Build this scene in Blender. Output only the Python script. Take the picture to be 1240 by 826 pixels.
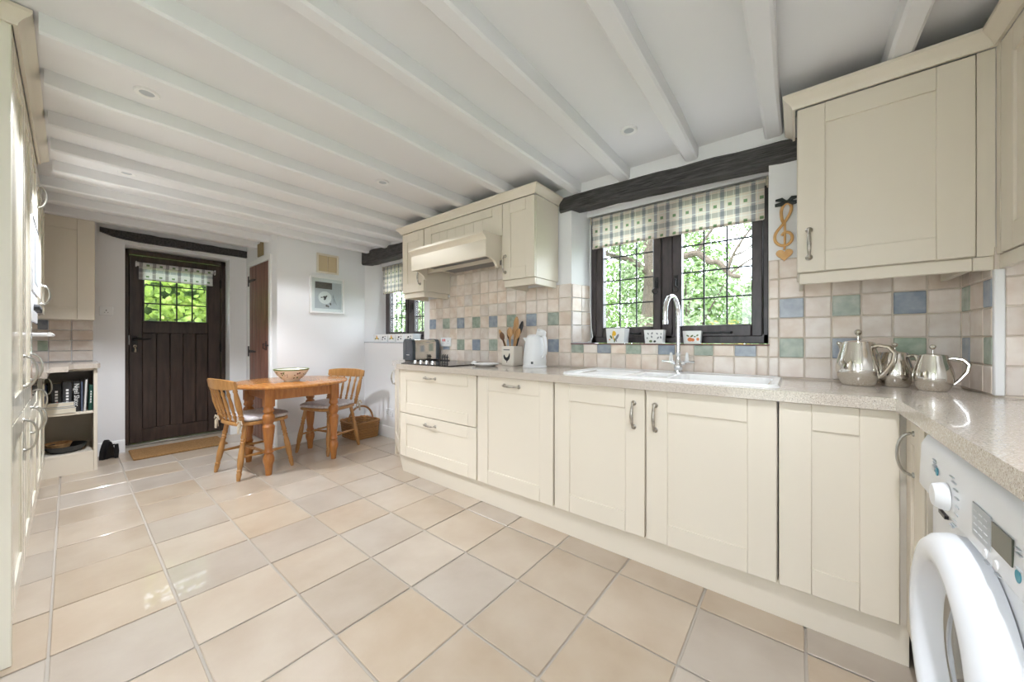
import bpy, bmesh, math, random
from mathutils import Matrix, Vector
random.seed(7)
for o in list(bpy.data.objects):
    bpy.data.objects.remove(o, do_unlink=True)
SC = bpy.context.scene
COL = SC.collection
PI = math.pi

# ------------------------------------------------------------------ camera
cam_d = bpy.data.cameras.new('camera')
cam_d.sensor_fit = 'HORIZONTAL'
cam_d.sensor_width = 36.0
cam_d.lens = 36.0 * 430.0 / 1240.0
cam_d.clip_start = 0.02
cam_d.clip_end = 200
cam = bpy.data.objects.new('camera', cam_d)
COL.objects.link(cam)
cam.location = (0, 0, 1.10)
cam.rotation_euler = (PI / 2, 0, math.atan2(345, 430))
SC.camera = cam

# ------------------------------------------------------------------ world, sun, fill lamps, exposure
W = bpy.data.worlds.new('sky')
SC.world = W
W.use_nodes = True
wn = W.node_tree
bg = wn.nodes['Background']
bg.inputs['Color'].default_value = (0.83, 0.90, 1.0, 1)
bg.inputs['Strength'].default_value = 9.0

sun_d = bpy.data.lights.new('sun', 'SUN')
sun_d.energy = 6.0
sun_d.angle = math.radians(6)
sun_d.color = (1.0, 0.95, 0.86)
sun = bpy.data.objects.new('sun', sun_d)
COL.objects.link(sun)
sun.rotation_euler = (math.radians(38), 0, math.radians(-12))

def area(name, loc, rot, sx, sy, power, color):
    d = bpy.data.lights.new(name, 'AREA')
    d.shape = 'RECTANGLE'; d.size = sx; d.size_y = sy
    d.energy = power; d.color = color
    o = bpy.data.objects.new(name, d); COL.objects.link(o)
    o.location = loc; o.rotation_euler = rot
    return o
# added fill lamps in two invented openings behind the camera
area('fill_rear_opening', (-0.35, -3.12, 1.05), (math.radians(90), 0, 0), 1.0, 2.0, 1.5, (0.90, 0.92, 1.0))
area('fill_side_opening', (0.93, -1.475, 1.45), (math.radians(90), 0, math.radians(90)), 0.9, 1.15, 3, (0.90, 0.92, 1.0))

SC.view_settings.view_transform = 'Standard'
SC.view_settings.look = 'None'
SC.view_settings.gamma = 1.0
SC.view_settings.use_curve_mapping = False
SC.view_settings.exposure = 0.12

# ------------------------------------------------------------------ materials
def mk(name):
    m = bpy.data.materials.new(name); m.use_nodes = True
    return m, m.node_tree.nodes, m.node_tree.links, m.node_tree.nodes['Principled BSDF']
def setp(b, **k):
    for n, v in k.items():
        n = n.replace('_', ' ')
        if n in b.inputs: b.inputs[n].default_value = v
def c4(c): return (c[0], c[1], c[2], 1)
def mat(name, col, rough=0.5, metal=0.0, col2=None, nscale=20, detail=4, lo=0.35, hi=0.65, stretch=None,
        bump=0.0, bscale=80, rand=0.0, coat=0.0, spec=0.5, rrough=None, trans=0.0):
    m, N, L, b = mk(name)
    setp(b, Base_Color=c4(col), Roughness=rough, Metallic=metal, Coat_Weight=coat, Specular_IOR_Level=spec, Transmission_Weight=trans)
    if col2 is None and bump == 0 and rand == 0: return m
    tc = N.new('ShaderNodeTexCoord'); src = tc.outputs['Object']
    if stretch:
        mp = N.new('ShaderNodeMapping'); mp.inputs['Scale'].default_value = stretch
        L.new(src, mp.inputs['Vector']); src = mp.outputs['Vector']
    oi = N.new('ShaderNodeObjectInfo')
    if rand:
        ad = N.new('ShaderNodeVectorMath'); ad.operation = 'ADD'
        sc = N.new('ShaderNodeVectorMath'); sc.operation = 'SCALE'; sc.inputs['Scale'].default_value = 37.0
        cb = N.new('ShaderNodeCombineXYZ')
        for i in range(3): L.new(oi.outputs['Random'], cb.inputs[i])
        L.new(cb.outputs[0], sc.inputs[0]); L.new(src, ad.inputs[0]); L.new(sc.outputs[0], ad.inputs[1]); src = ad.outputs[0]
    out = None
    if col2 is not None:
        t = N.new('ShaderNodeTexNoise'); t.inputs['Scale'].default_value = nscale; t.inputs['Detail'].default_value = detail
        L.new(src, t.inputs['Vector'])
        r = N.new('ShaderNodeValToRGB')
        r.color_ramp.elements[0].position = lo; r.color_ramp.elements[0].color = c4(col)
        r.color_ramp.elements[1].position = hi; r.color_ramp.elements[1].color = c4(col2)
        L.new(t.outputs['Fac'], r.inputs['Fac']); out = r.outputs['Color']
        if rrough is not None:
            mr = N.new('ShaderNodeMapRange'); mr.inputs['To Min'].default_value = rough; mr.inputs['To Max'].default_value = rrough
            L.new(t.outputs['Fac'], mr.inputs['Value']); L.new(mr.outputs[0], b.inputs['Roughness'])
    if rand:
        hs = N.new('ShaderNodeHueSaturation')
        if out is not None: L.new(out, hs.inputs['Color'])
        else: hs.inputs['Color'].default_value = c4(col)
        mr = N.new('ShaderNodeMapRange'); mr.inputs['To Min'].default_value = 1 - rand; mr.inputs['To Max'].default_value = 1 + rand
        L.new(oi.outputs['Random'], mr.inputs['Value']); L.new(mr.outputs[0], hs.inputs['Value'])
        m2 = N.new('ShaderNodeMath'); m2.operation = 'MULTIPLY'; m2.inputs[1].default_value = 7.31
        m3 = N.new('ShaderNodeMath'); m3.operation = 'FRACT'
        mr2 = N.new('ShaderNodeMapRange'); mr2.inputs['To Min'].default_value = 0.72; mr2.inputs['To Max'].default_value = 1.12
        L.new(oi.outputs['Random'], m2.inputs[0]); L.new(m2.outputs[0], m3.inputs[0]); L.new(m3.outputs[0], mr2.inputs['Value'])
        L.new(mr2.outputs[0], hs.inputs['Saturation'])
        out = hs.outputs['Color']
    if out is not None: L.new(out, b.inputs['Base Color'])
    if bump:
        t2 = N.new('ShaderNodeTexNoise'); t2.inputs['Scale'].default_value = bscale; t2.inputs['Detail'].default_value = 3
        L.new(src, t2.inputs['Vector'])
        bp = N.new('ShaderNodeBump'); bp.inputs['Strength'].default_value = bump; bp.inputs['Distance'].default_value = 0.01
        L.new(t2.outputs['Fac'], bp.inputs['Height']); L.new(bp.outputs['Normal'], b.inputs['Normal'])
    return m

M = {}
M['plaster'] = mat('white_plaster', (0.84, 0.84, 0.845), 0.75, bump=0.12, bscale=9)
M['ceil'] = mat('white_ceiling_paint', (0.80, 0.80, 0.81), 0.7, bump=0.10, bscale=7)
M['gloss_white'] = mat('white_gloss_paint', (0.86, 0.86, 0.85), 0.35)
M['cream'] = mat('cream_cabinet_paint', (0.77, 0.70, 0.585), 0.34, coat=0.05)
M['cream_gloss'] = mat('cream_gloss_lacquer', (0.84, 0.80, 0.68), 0.16, coat=0.3)
M['grout_f'] = mat('floor_grout', (0.50, 0.45, 0.39), 0.8)
M['floor_tile'] = mat('beige_stone_floor_tile', (0.44, 0.345, 0.255), 0.30, col2=(0.55, 0.465, 0.37), nscale=5, detail=5, lo=0.22, hi=0.78,
                      bump=0.05, bscale=60, rand=0.07, coat=0.35)
M['grout_w'] = mat('wall_grout', (0.66, 0.58, 0.49), 0.8)
M['tile_b'] = mat('pink_beige_glazed_wall_tile', (0.73, 0.605, 0.505), 0.26, col2=(0.83, 0.735, 0.645), nscale=14, detail=3, bump=0.10, bscale=16, rand=0.10)
M['tile_bl'] = mat('slate_blue_glazed_wall_tile', (0.24, 0.285, 0.355), 0.25, col2=(0.36, 0.405, 0.46), nscale=22, bump=0.10, bscale=16, rand=0.14)
M['tile_gr'] = mat('sage_green_glazed_wall_tile', (0.27, 0.34, 0.26), 0.25, col2=(0.42, 0.47, 0.38), nscale=22, bump=0.10, bscale=16, rand=0.14)
M['beam'] = mat('blackened_oak_beam', (0.022, 0.020, 0.020), 0.55, col2=(0.075, 0.07, 0.068), nscale=8, detail=8, stretch=(1.2, 8, 8), bump=0.7, bscale=14)
M['darkwood'] = mat('dark_brown_stained_door', (0.028, 0.017, 0.014), 0.33, col2=(0.06, 0.038, 0.03), nscale=6, detail=6, stretch=(6, 6, 0.7), bump=0.08, bscale=30)
M['winframe'] = mat('dark_brown_window_frame', (0.045, 0.036, 0.038), 0.35, col2=(0.075, 0.06, 0.06), nscale=12, stretch=(3, 3, 1))
M['lead'] = mat('lead_came', (0.035, 0.035, 0.04), 0.5, metal=0.4)
M['redwood'] = mat('red_brown_pine_boards', (0.13, 0.052, 0.034), 0.4, col2=(0.24, 0.11, 0.075), nscale=5, detail=6, stretch=(9, 9, 0.6), bump=0.06, bscale=30)
M['pine'] = mat('honey_pine', (0.37, 0.135, 0.026), 0.25, col2=(0.50, 0.215, 0.055), nscale=7, detail=6, stretch=(1, 7, 1), coat=0.25)
M['pine_leg'] = mat('orange_pine_turned', (0.34, 0.115, 0.020), 0.28, col2=(0.46, 0.185, 0.045), nscale=9, detail=5, stretch=(5, 5, 0.8), coat=0.25)
M['chair'] = mat('golden_beech', (0.38, 0.175, 0.048), 0.33, col2=(0.49, 0.255, 0.085), nscale=9, detail=5, stretch=(5, 5, 0.9), coat=0.15)
M['cushion'] = mat('pale_grey_lilac_cushion', (0.55, 0.51, 0.53), 0.9, col2=(0.72, 0.68, 0.67), nscale=60, bump=0.3, bscale=260)
M['ribbon_c'] = mat('cream_tie_ribbon', (0.66, 0.58, 0.46), 0.8, col2=(0.42, 0.34, 0.25), nscale=50)
M['chrome'] = mat('polished_chrome', (0.80, 0.80, 0.82), 0.08, metal=1)
M['steel'] = mat('polished_stainless_steel', (0.74, 0.71, 0.66), 0.10, metal=1)
M['pewter'] = mat('antique_pewter', (0.36, 0.33, 0.29), 0.34, metal=1, col2=(0.55, 0.52, 0.47), nscale=60)
M['nickel'] = mat('satin_nickel', (0.45, 0.44, 0.41), 0.28, metal=1)
M['iron'] = mat('black_cast_iron', (0.012, 0.012, 0.013), 0.45, metal=0.2, bump=0.2, bscale=90)
M['black'] = mat('black_plastic', (0.012, 0.012, 0.014), 0.35)
M['hob'] = mat('black_ceramic_glass', (0.006, 0.006, 0.007), 0.05)
M['toaster'] = mat('dark_slate_enamel', (0.035, 0.05, 0.065), 0.25, coat=0.4)
M['ceramic'] = mat('white_ceramic', (0.88, 0.88, 0.87), 0.14)
M['white_pl'] = mat('white_plastic', (0.84, 0.85, 0.86), 0.30)
M['washer'] = mat('white_enamel_appliance', (0.88, 0.90, 0.94), 0.26)
M['grey_pl'] = mat('light_grey_print', (0.50, 0.53, 0.56), 0.5)
M['print'] = mat('dark_grey_print', (0.10, 0.11, 0.12), 0.6)
M['teal'] = mat('teal_print', (0.02, 0.30, 0.42), 0.4)
M['lcd'] = mat('olive_lcd_screen', (0.075, 0.082, 0.06), 0.12)
M['red'] = mat('red_plastic', (0.62, 0.035, 0.025), 0.4)
M['yellow'] = mat('yellow_paint', (0.82, 0.50, 0.03), 0.5)
M['orange'] = mat('orange_paint', (0.78, 0.25, 0.08), 0.5)
M['leafpaint'] = mat('green_paint', (0.13, 0.19, 0.06), 0.5)
M['greypaint'] = mat('grey_paint', (0.24, 0.25, 0.27), 0.5)
M['maroon'] = mat('dark_maroon_paint', (0.13, 0.03, 0.03), 0.4)
M['paper'] = mat('book_pages', (0.72, 0.66, 0.53), 0.9)
M['bk_navy'] = mat('navy_book_cloth', (0.02, 0.03, 0.09), 0.6)
M['bk_black'] = mat('black_book_jacket', (0.012, 0.012, 0.013), 0.45)
M['bk_char'] = mat('charcoal_book_jacket', (0.035, 0.037, 0.04), 0.45)
M['bk_white'] = mat('white_book_jacket', (0.78, 0.77, 0.74), 0.5)
M['bk_green'] = mat('green_book_jacket', (0.012, 0.075, 0.05), 0.5)
M['bk_blue'] = mat('blue_grey_book_jacket', (0.13, 0.16, 0.24), 0.5)
M['textw'] = mat('white_lettering', (0.85, 0.85, 0.83), 0.6)
M['spoon'] = mat('wooden_spoon', (0.42, 0.22, 0.085), 0.55, col2=(0.58, 0.35, 0.16), nscale=14, stretch=(4, 4, 1))
M['spoon_d'] = mat('dark_wooden_spoon', (0.10, 0.045, 0.02), 0.5, col2=(0.19, 0.09, 0.04), nscale=14)
M['tan'] = mat('tan_painted_hatch', (0.58, 0.46, 0.29), 0.5)
M['olive'] = mat('olive_brown_board', (0.25, 0.18, 0.09), 0.6, col2=(0.33, 0.25, 0.13), nscale=10, stretch=(8, 8, 1))
M['heartwood'] = mat('honey_carved_wood', (0.60, 0.33, 0.11), 0.45, col2=(0.70, 0.43, 0.18), nscale=30)
M['bow'] = mat('black_green_ribbon', (0.012, 0.02, 0.02), 0.5)
M['lawn'] = mat('lawn_grass', (0.10, 0.20, 0.03), 0.9, col2=(0.18, 0.30, 0.05), nscale=30)
M['bark'] = mat('brown_bark', (0.065, 0.048, 0.036), 0.9, col2=(0.12, 0.09, 0.07), nscale=18, stretch=(3, 3, 1), bump=0.6, bscale=25)
M['paving'] = mat('grey_paving', (0.52, 0.50, 0.47), 0.9)
M['mesh'] = mat('grey_filter', (0.25, 0.25, 0.25), 0.5, metal=0.6)

def leafmat(name, a, b, c):
    m, N, L, bs = mk(name)
    tc = N.new('ShaderNodeTexCoord'); t = N.new('ShaderNodeTexNoise')
    t.inputs['Scale'].default_value = 9; t.inputs['Detail'].default_value = 6
    L.new(tc.outputs['Object'], t.inputs['Vector'])
    r = N.new('ShaderNodeValToRGB')
    e = r.color_ramp.elements; e[0].position = 0.33; e[0].color = c4(a); e[1].position = 0.68; e[1].color = c4(c)
    k = e.new(0.5); k.color = c4(b)
    L.new(t.outputs['Fac'], r.inputs['Fac']); L.new(r.outputs['Color'], bs.inputs['Base Color'])
    setp(bs, Roughness=0.5)
    tl = N.new('ShaderNodeBsdfTranslucent'); L.new(r.outputs['Color'], tl.inputs['Color'])
    mx = N.new('ShaderNodeMixShader'); mx.inputs['Fac'].default_value = 0.4
    L.new(bs.outputs[0], mx.inputs[1]); L.new(tl.outputs[0], mx.inputs[2])
    L.new(mx.outputs[0], N['Material Output'].inputs['Surface'])
    return m
M['leaf'] = leafmat('fresh_green_leaf', (0.056, 0.112, 0.019), (0.142, 0.236, 0.056), (0.271, 0.35, 0.147))
M['leaf_y'] = leafmat('yellow_green_leaf', (0.136, 0.221, 0.025), (0.306, 0.442, 0.06), (0.527, 0.595, 0.17))
M['leaf_p'] = leafmat('pale_green_leaf', (0.115, 0.169, 0.076), (0.209, 0.272, 0.139), (0.337, 0.383, 0.25))
M['leaf_d'] = leafmat('dark_green_leaf', (0.035, 0.069, 0.021), (0.09, 0.151, 0.048), (0.185, 0.26, 0.102))
M['petal'] = leafmat('yellow_shrub_leaf', (0.27, 0.216, 0.048), (0.39, 0.312, 0.09), (0.48, 0.42, 0.21))

def glass():
    m, N, L, b = mk('window_glass')
    N.remove(b)
    t = N.new('ShaderNodeBsdfTransparent'); t.inputs['Color'].default_value = (0.96, 0.98, 0.97, 1)
    g = N.new('ShaderNodeBsdfGlossy'); g.inputs['Roughness'].default_value = 0.02
    lw = N.new('ShaderNodeLayerWeight'); pw = N.new('ShaderNodeMath'); pw.operation = 'POWER'; pw.inputs[1].default_value = 5.0
    L.new(lw.outputs['Facing'], pw.inputs[0])
    f = N.new('ShaderNodeMapRange'); f.inputs['To Min'].default_value = 0.03; f.inputs['To Max'].default_value = 0.9
    L.new(pw.outputs[0], f.inputs['Value'])
    mx = N.new('ShaderNodeMixShader')
    L.new(f.outputs[0], mx.inputs['Fac']); L.new(t.outputs[0], mx.inputs[1]); L.new(g.outputs[0], mx.inputs[2])
    L.new(mx.outputs[0], N['Material Output'].inputs['Surface'])
    return m
M['glass'] = glass()
def drum_glass():
    m, N, L, b = mk('smoky_door_glass')
    setp(b, Base_Color=(0.30, 0.31, 0.32, 1), Roughness=0.03, Transmission_Weight=0.85, IOR=1.45)
    return m
M['drumglass'] = drum_glass()

def worktop_mat():
    m, N, L, b = mk('speckled_quartz_worktop')
    tc = N.new('ShaderNodeTexCoord')
    def spk(scale, lo, hi, prev, col):
        t = N.new('ShaderNodeTexNoise'); t.inputs['Scale'].default_value = scale; t.inputs['Detail'].default_value = 2
        L.new(tc.outputs['Object'], t.inputs['Vector'])
        r = N.new('ShaderNodeValToRGB'); r.color_ramp.elements[0].position = lo; r.color_ramp.elements[1].position = hi
        r.color_ramp.elements[0].color = (0, 0, 0, 1); r.color_ramp.elements[1].color = (1, 1, 1, 1)
        L.new(t.outputs['Fac'], r.inputs['Fac'])
        mx = N.new('ShaderNodeMix'); mx.data_type = 'RGBA'
        L.new(r.outputs['Color'], mx.inputs['Factor'])
        if isinstance(prev, tuple): mx.inputs[6].default_value = c4(prev)
        else: L.new(prev, mx.inputs[6])
        mx.inputs[7].default_value = c4(col)
        return mx.outputs[2]
    c = spk(220, 0.50, 0.62, (0.55, 0.48, 0.405), (0.67, 0.61, 0.54))
    c = spk(300, 0.57, 0.63, c, (0.24, 0.19, 0.145))
    c = spk(300, 0.66, 0.70, c, (0.86, 0.83, 0.78))
    L.new(c, b.inputs['Base Color'])
    setp(b, Roughness=0.16, Coat_Weight=0.3)
    return m
M['worktop'] = worktop_mat()

def check_fabric(name, base, sc=8.6, phase=0.0, axis='X', scz=8.7):
    m, N, L, b = mk(name)
    tc = N.new('ShaderNodeTexCoord'); sp = N.new('ShaderNodeSeparateXYZ'); L.new(tc.outputs['Object'], sp.inputs[0])
    def math1(op, a, v=None, bb=None):
        n = N.new('ShaderNodeMath'); n.operation = op
        if isinstance(a, float): n.inputs[0].default_value = a
        else: L.new(a, n.inputs[0])
        if v is not None: n.inputs[1].default_value = v
        if bb is not None: L.new(bb, n.inputs[1])
        return n.outputs[0]
    U = sp.outputs['X'] if axis == 'X' else sp.outputs['Y']
    ux = math1('FRACT', math1('MULTIPLY', U, sc)); uz = math1('FRACT', math1('ADD', math1('MULTIPLY', sp.outputs['Z'], scz), phase))
    def band(u, lo, hi):
        return math1('MULTIPLY', math1('GREATER_THAN', u, lo), None, math1('LESS_THAN', u, hi))
    bx = band(ux, 0.0, 0.26); bz = band(uz, 0.0, 0.26)
    sqx = band(ux, 0.52, 0.76); sqz = band(uz, 0.50, 0.66)
    lnx = math1('MAXIMUM', band(ux, 0.38, 0.41), None, band(ux, 0.86, 0.89)); lnz = math1('MAXIMUM', band(uz, 0.38, 0.41), None, band(uz, 0.83, 0.86))
    def mix(f, a, c):
        mx = N.new('ShaderNodeMix'); mx.data_type = 'RGBA'; L.new(f, mx.inputs['Factor'])
        if isinstance(a, tuple): mx.inputs[6].default_value = c4(a)
        else: L.new(a, mx.inputs[6])
        mx.inputs[7].default_value = c4(c); return mx.outputs[2]
    # woven bands add up: crossing of two bands is darker
    col = mix(bx, base, (0.42, 0.40, 0.41)); 
    colz = mix(bz, (1.0, 1.0, 1.0), (0.62, 0.66, 0.68))
    mu = N.new('ShaderNodeMix'); mu.data_type = 'RGBA'; mu.blend_type = 'MULTIPLY'; mu.inputs['Factor'].default_value = 1
    L.new(col, mu.inputs[6]); L.new(colz, mu.inputs[7]); col = mu.outputs[2]
    col = mix(lnx, col, (0.86, 0.85, 0.80)); col = mix(lnz, col, (0.86, 0.85, 0.80))
    col = mix(math1('MULTIPLY', sqx, None, sqz), col, (0.22, 0.33, 0.17))
    L.new(col, b.inputs['Base Color']); setp(b, Roughness=0.9)
    tl = N.new('ShaderNodeBsdfTranslucent'); L.new(col, tl.inputs['Color'])
    mx = N.new('ShaderNodeMixShader'); mx.inputs['Fac'].default_value = 0.36
    L.new(b.outputs[0], mx.inputs[1]); L.new(tl.outputs[0], mx.inputs[2]); L.new(mx.outputs[0], N['Material Output'].inputs['Surface'])
    return m
M['check'] = check_fabric('checked_blind_fabric', (0.82, 0.72, 0.63), 12.95, 0.45)
M['check_d'] = check_fabric('checked_door_blind_fabric', (0.88, 0.88, 0.87), 10.0, 0.3, 'Y')

def wicker():
    m, N, L, b = mk('woven_wicker')
    tc = N.new('ShaderNodeTexCoord')
    w = N.new('ShaderNodeTexWave'); w.bands_direction = 'Z'; w.inputs['Scale'].default_value = 26; w.inputs['Distortion'].default_value = 1.5
    L.new(tc.outputs['Object'], w.inputs['Vector'])
    r = N.new('ShaderNodeValToRGB'); r.color_ramp.elements[0].color = (0.22, 0.09, 0.028, 1); r.color_ramp.elements[1].color = (0.50, 0.26, 0.09, 1)
    L.new(w.outputs['Fac'], r.inputs['Fac']); L.new(r.outputs['Color'], b.inputs['Base Color']); setp(b, Roughness=0.5)
    return m
M['wicker'] = wicker()
M['coir'] = mat('coir_doormat', (0.30, 0.155, 0.055), 1.0, col2=(0.46, 0.26, 0.10), nscale=90, bump=1.0, bscale=260)
M['bowl'] = mat('cream_glazed_earthenware', (0.80, 0.745, 0.65), 0.2)
M['photo_grey'] = mat('pale_grey_photo_print', (0.55, 0.57, 0.62), 0.35)
M['photo_dark'] = mat('dark_grey_photo_print', (0.11, 0.10, 0.10), 0.4, col2=(0.17, 0.155, 0.15), nscale=20, stretch=(1, 1, 6))
M['photo_white'] = mat('white_photo_print', (0.82, 0.83, 0.85), 0.35)

# ------------------------------------------------------------------ mesh building
class MB:
    def __init__(s): s.v = []; s.f = []; s.recalc = True
    def add(s, vs, fs, m=None):
        n = len(s.v)
        s.v += [tuple(m @ Vector(p)) if m else tuple(p) for p in vs]
        s.f += [tuple(i + n for i in q) for q in fs]
        return s
    def box(s, a, b, bev=0.0, m=None):
        x0, x1 = sorted((a[0], b[0])); y0, y1 = sorted((a[1], b[1])); z0, z1 = sorted((a[2], b[2]))
        if bev <= 0:
            return s.add([(x0,y0,z0),(x1,y0,z0),(x1,y1,z0),(x0,y1,z0),(x0,y0,z1),(x1,y0,z1),(x1,y1,z1),(x0,y1,z1)],
                         [(0,3,2,1),(4,5,6,7),(0,1,5,4),(1,2,6,5),(2,3,7,6),(3,0,4,7)], m)
        bev = min(bev, (x1-x0)*.45, (y1-y0)*.45, (z1-z0)*.45)
        vs = []; ix = {}
        for sx in (0,1):
            for sy in (0,1):
                for sz in (0,1):
                    X = (x0,x1)[sx]; Y = (y0,y1)[sy]; Z = (z0,z1)[sz]
                    dx = bev*(1-2*sx); dy = bev*(1-2*sy); dz = bev*(1-2*sz)
                    for k, p in enumerate(((X,Y+dy,Z+dz),(X+dx,Y,Z+dz),(X+dx,Y+dy,Z))):
                        ix[(sx,sy,sz,k)] = len(vs); vs.append(p)
        fs = []
        for a_ in (0,1):
            fs.append([ix[(a_,b_,c_,0)] for b_,c_ in ((0,0),(1,0),(1,1),(0,1))])
            fs.append([ix[(b_,a_,c_,1)] for b_,c_ in ((0,0),(1,0),(1,1),(0,1))])
            fs.append([ix[(b_,c_,a_,2)] for b_,c_ in ((0,0),(1,0),(1,1),(0,1))])
        for p in (0,1):
            for q in (0,1):
                fs.append([ix[(p,q,0,0)],ix[(p,q,1,0)],ix[(p,q,1,1)],ix[(p,q,0,1)]])
                fs.append([ix[(p,0,q,0)],ix[(p,1,q,0)],ix[(p,1,q,2)],ix[(p,0,q,2)]])
                fs.append([ix[(0,p,q,1)],ix[(1,p,q,1)],ix[(1,p,q,2)],ix[(0,p,q,2)]])
        for sx in (0,1):
            for sy in (0,1):
                for sz in (0,1): fs.append([ix[(sx,sy,sz,k)] for k in range(3)])
        return s.add(vs, fs, m)
    def prism(s, poly, z0, z1, m=None):
        n = len(poly)
        return s.add([(p[0],p[1],z0) for p in poly]+[(p[0],p[1],z1) for p in poly],
                     [tuple(range(n))[::-1], tuple(range(n,2*n))]+[(i,(i+1)%n,n+(i+1)%n,n+i) for i in range(n)], m)
    def lathe(s, prof, seg=20, m=None, arc=None):
        vs = []; fs = []; n = len(prof)
        for i in range(seg):
            a = 2*PI*i/seg
            for r, z in prof: vs.append((r*math.cos(a), r*math.sin(a), z))
        for i in range(seg):
            j = (i+1) % seg
            for k in range(n-1): fs.append((i*n+k, j*n+k, j*n+k+1, i*n+k+1))
        loop = prof[0] == prof[-1]
        if prof[0][0] > 1e-6 and not loop: fs.append(tuple(i*n for i in range(seg))[::-1])
        if prof[-1][0] > 1e-6 and not loop: fs.append(tuple(i*n+n-1 for i in range(seg)))
        return s.add(vs, fs, m)
    def tube(s, pts, r, seg=8, m=None, closed=False, flat=1.0):
        P = [Vector(p) for p in pts]; n = len(P)
        R = r if isinstance(r, (list, tuple)) else [r]*n
        vs = []; fs = []; up = None
        for i in range(n):
            if closed: t = P[(i+1)%n]-P[i-1]
            else: t = P[min(i+1,n-1)]-P[max(i-1,0)]
            t.normalize()
            if up is None:
                up = Vector((0,0,1)) if abs(t.z) < 0.9 else Vector((1,0,0))
            up = (up - t*up.dot(t)).normalized(); sd = t.cross(up)
            for k in range(seg):
                a = 2*PI*k/seg
                vs.append(P[i] + up*math.cos(a)*R[i] + sd*math.sin(a)*R[i]*flat)
        for i in range(n if closed else n-1):
            j = (i+1) % n
            for k in range(seg):
                l = (k+1) % seg
                fs.append((i*seg+k, i*seg+l, j*seg+l, j*seg+k))
        if not closed:
            fs.append(tuple(range(seg))[::-1]); fs.append(tuple((n-1)*seg+k for k in range(seg)))
        return s.add(vs, fs, m)
    def sweep(s, prof, path, m=None):
        """profile (u,z) swept along a horizontal open path of (x,y); u is to the right of travel"""
        P = [Vector((p[0], p[1])) for p in path]; n = len(P); k = len(prof); vs = []; fs = []
        for i in range(n):
            d0 = (P[i]-P[i-1]).normalized() if i else None
            d1 = (P[i+1]-P[i]).normalized() if i < n-1 else None
            if d0 is None: d0 = d1
            if d1 is None: d1 = d0
            n0 = Vector((d0.y,-d0.x)); n1 = Vector((d1.y,-d1.x))
            mt = (n0+n1).normalized(); sc = 1/max(0.2, mt.dot(n0))
            for u, z in prof: vs.append((P[i].x+mt.x*u*sc, P[i].y+mt.y*u*sc, z))
        for i in range(n-1):
            for j in range(k):
                l = (j+1) % k
                fs.append((i*k+j, i*k+l, (i+1)*k+l, (i+1)*k+j))
        fs.append(tuple(range(k))); fs.append(tuple((n-1)*k+j for j in range(k))[::-1])
        return s.add(vs, fs, m)
    def mesh(s, name, smooth=True, org=(0,0,0)):
        me = bpy.data.meshes.new(name)
        o = Vector(org)
        me.from_pydata([tuple(Vector(p)-o) for p in s.v], [], s.f)
        if s.recalc:
            bm = bmesh.new(); bm.from_mesh(me); bmesh.ops.recalc_face_normals(bm, faces=bm.faces); bm.to_mesh(me); bm.free()
        if smooth:
            me.shade_smooth(); me.set_sharp_from_angle(angle=math.radians(36))
        me.update()
        return me

ORG = {}
def link(name, data, parent=None):
    o = bpy.data.objects.new(name, data); COL.objects.link(o)
    if parent is not None: o.parent = parent; ORG[o] = ORG[parent]
    return o
def tag(o, label=None, cat=None, group=None, kind=None):
    if label: o['label'] = label
    if cat: o['category'] = cat
    if group: o['group'] = group
    if kind: o['kind'] = kind
    return o
def thing(name, loc, label, cat, group=None, kind=None):
    o = bpy.data.objects.new(name, None); COL.objects.link(o); o.location = loc; o.empty_display_size = 0.05
    ORG[o] = Vector(loc)
    return tag(o, label, cat, group, kind)
def part(name, mb, m, parent, label=None, smooth=True, kind=None):
    me = mb.mesh(name, smooth, ORG[parent]); me.materials.append(M[m])
    return tag(link(name, me, parent), label, kind=kind)
def solo(name, mb, m, label, cat, group=None, kind=None, loc=None, smooth=True):
    """a thing that is one mesh; its origin is put at loc (default: centre of its foot)"""
    if loc is None:
        xs = [p[0] for p in mb.v]; ys = [p[1] for p in mb.v]; zs = [p[2] for p in mb.v]
        loc = ((min(xs)+max(xs))/2, (min(ys)+max(ys))/2, min(zs))
    me = mb.mesh(name, smooth, loc); me.materials.append(M[m])
    o = bpy.data.objects.new(name, me); COL.objects.link(o); o.location = loc; ORG[o] = Vector(loc)
    return tag(o, label, cat, group, kind)
def structure(name, mb, m, label, cat):
    return solo(name, mb, m, label, cat, kind='structure', loc=(0,0,0))
def inst(name, me, parent, loc, rot=None, scale=None):
    """a child that shares mesh data, placed at a world position"""
    o = link(name, me, parent); o.location = Vector(loc) - ORG[parent]
    if rot: o.rotation_euler = rot
    if scale: o.scale = scale
    ORG[o] = Vector(loc)
    return o
def copy_tree(o, parent=None):
    c = o.copy(); COL.objects.link(c)
    if parent is not None: c.parent = parent
    ORG[c] = ORG[o]
    for ch in list(o.children): copy_tree(ch, c)
    return c
def T(x, y, z): return Matrix.Translation((x, y, z))
def Rz(a): return Matrix.Rotation(a, 4, 'Z')
def Rx(a): return Matrix.Rotation(a, 4, 'X')
def Ry(a): return Matrix.Rotation(a, 4, 'Y')
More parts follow.
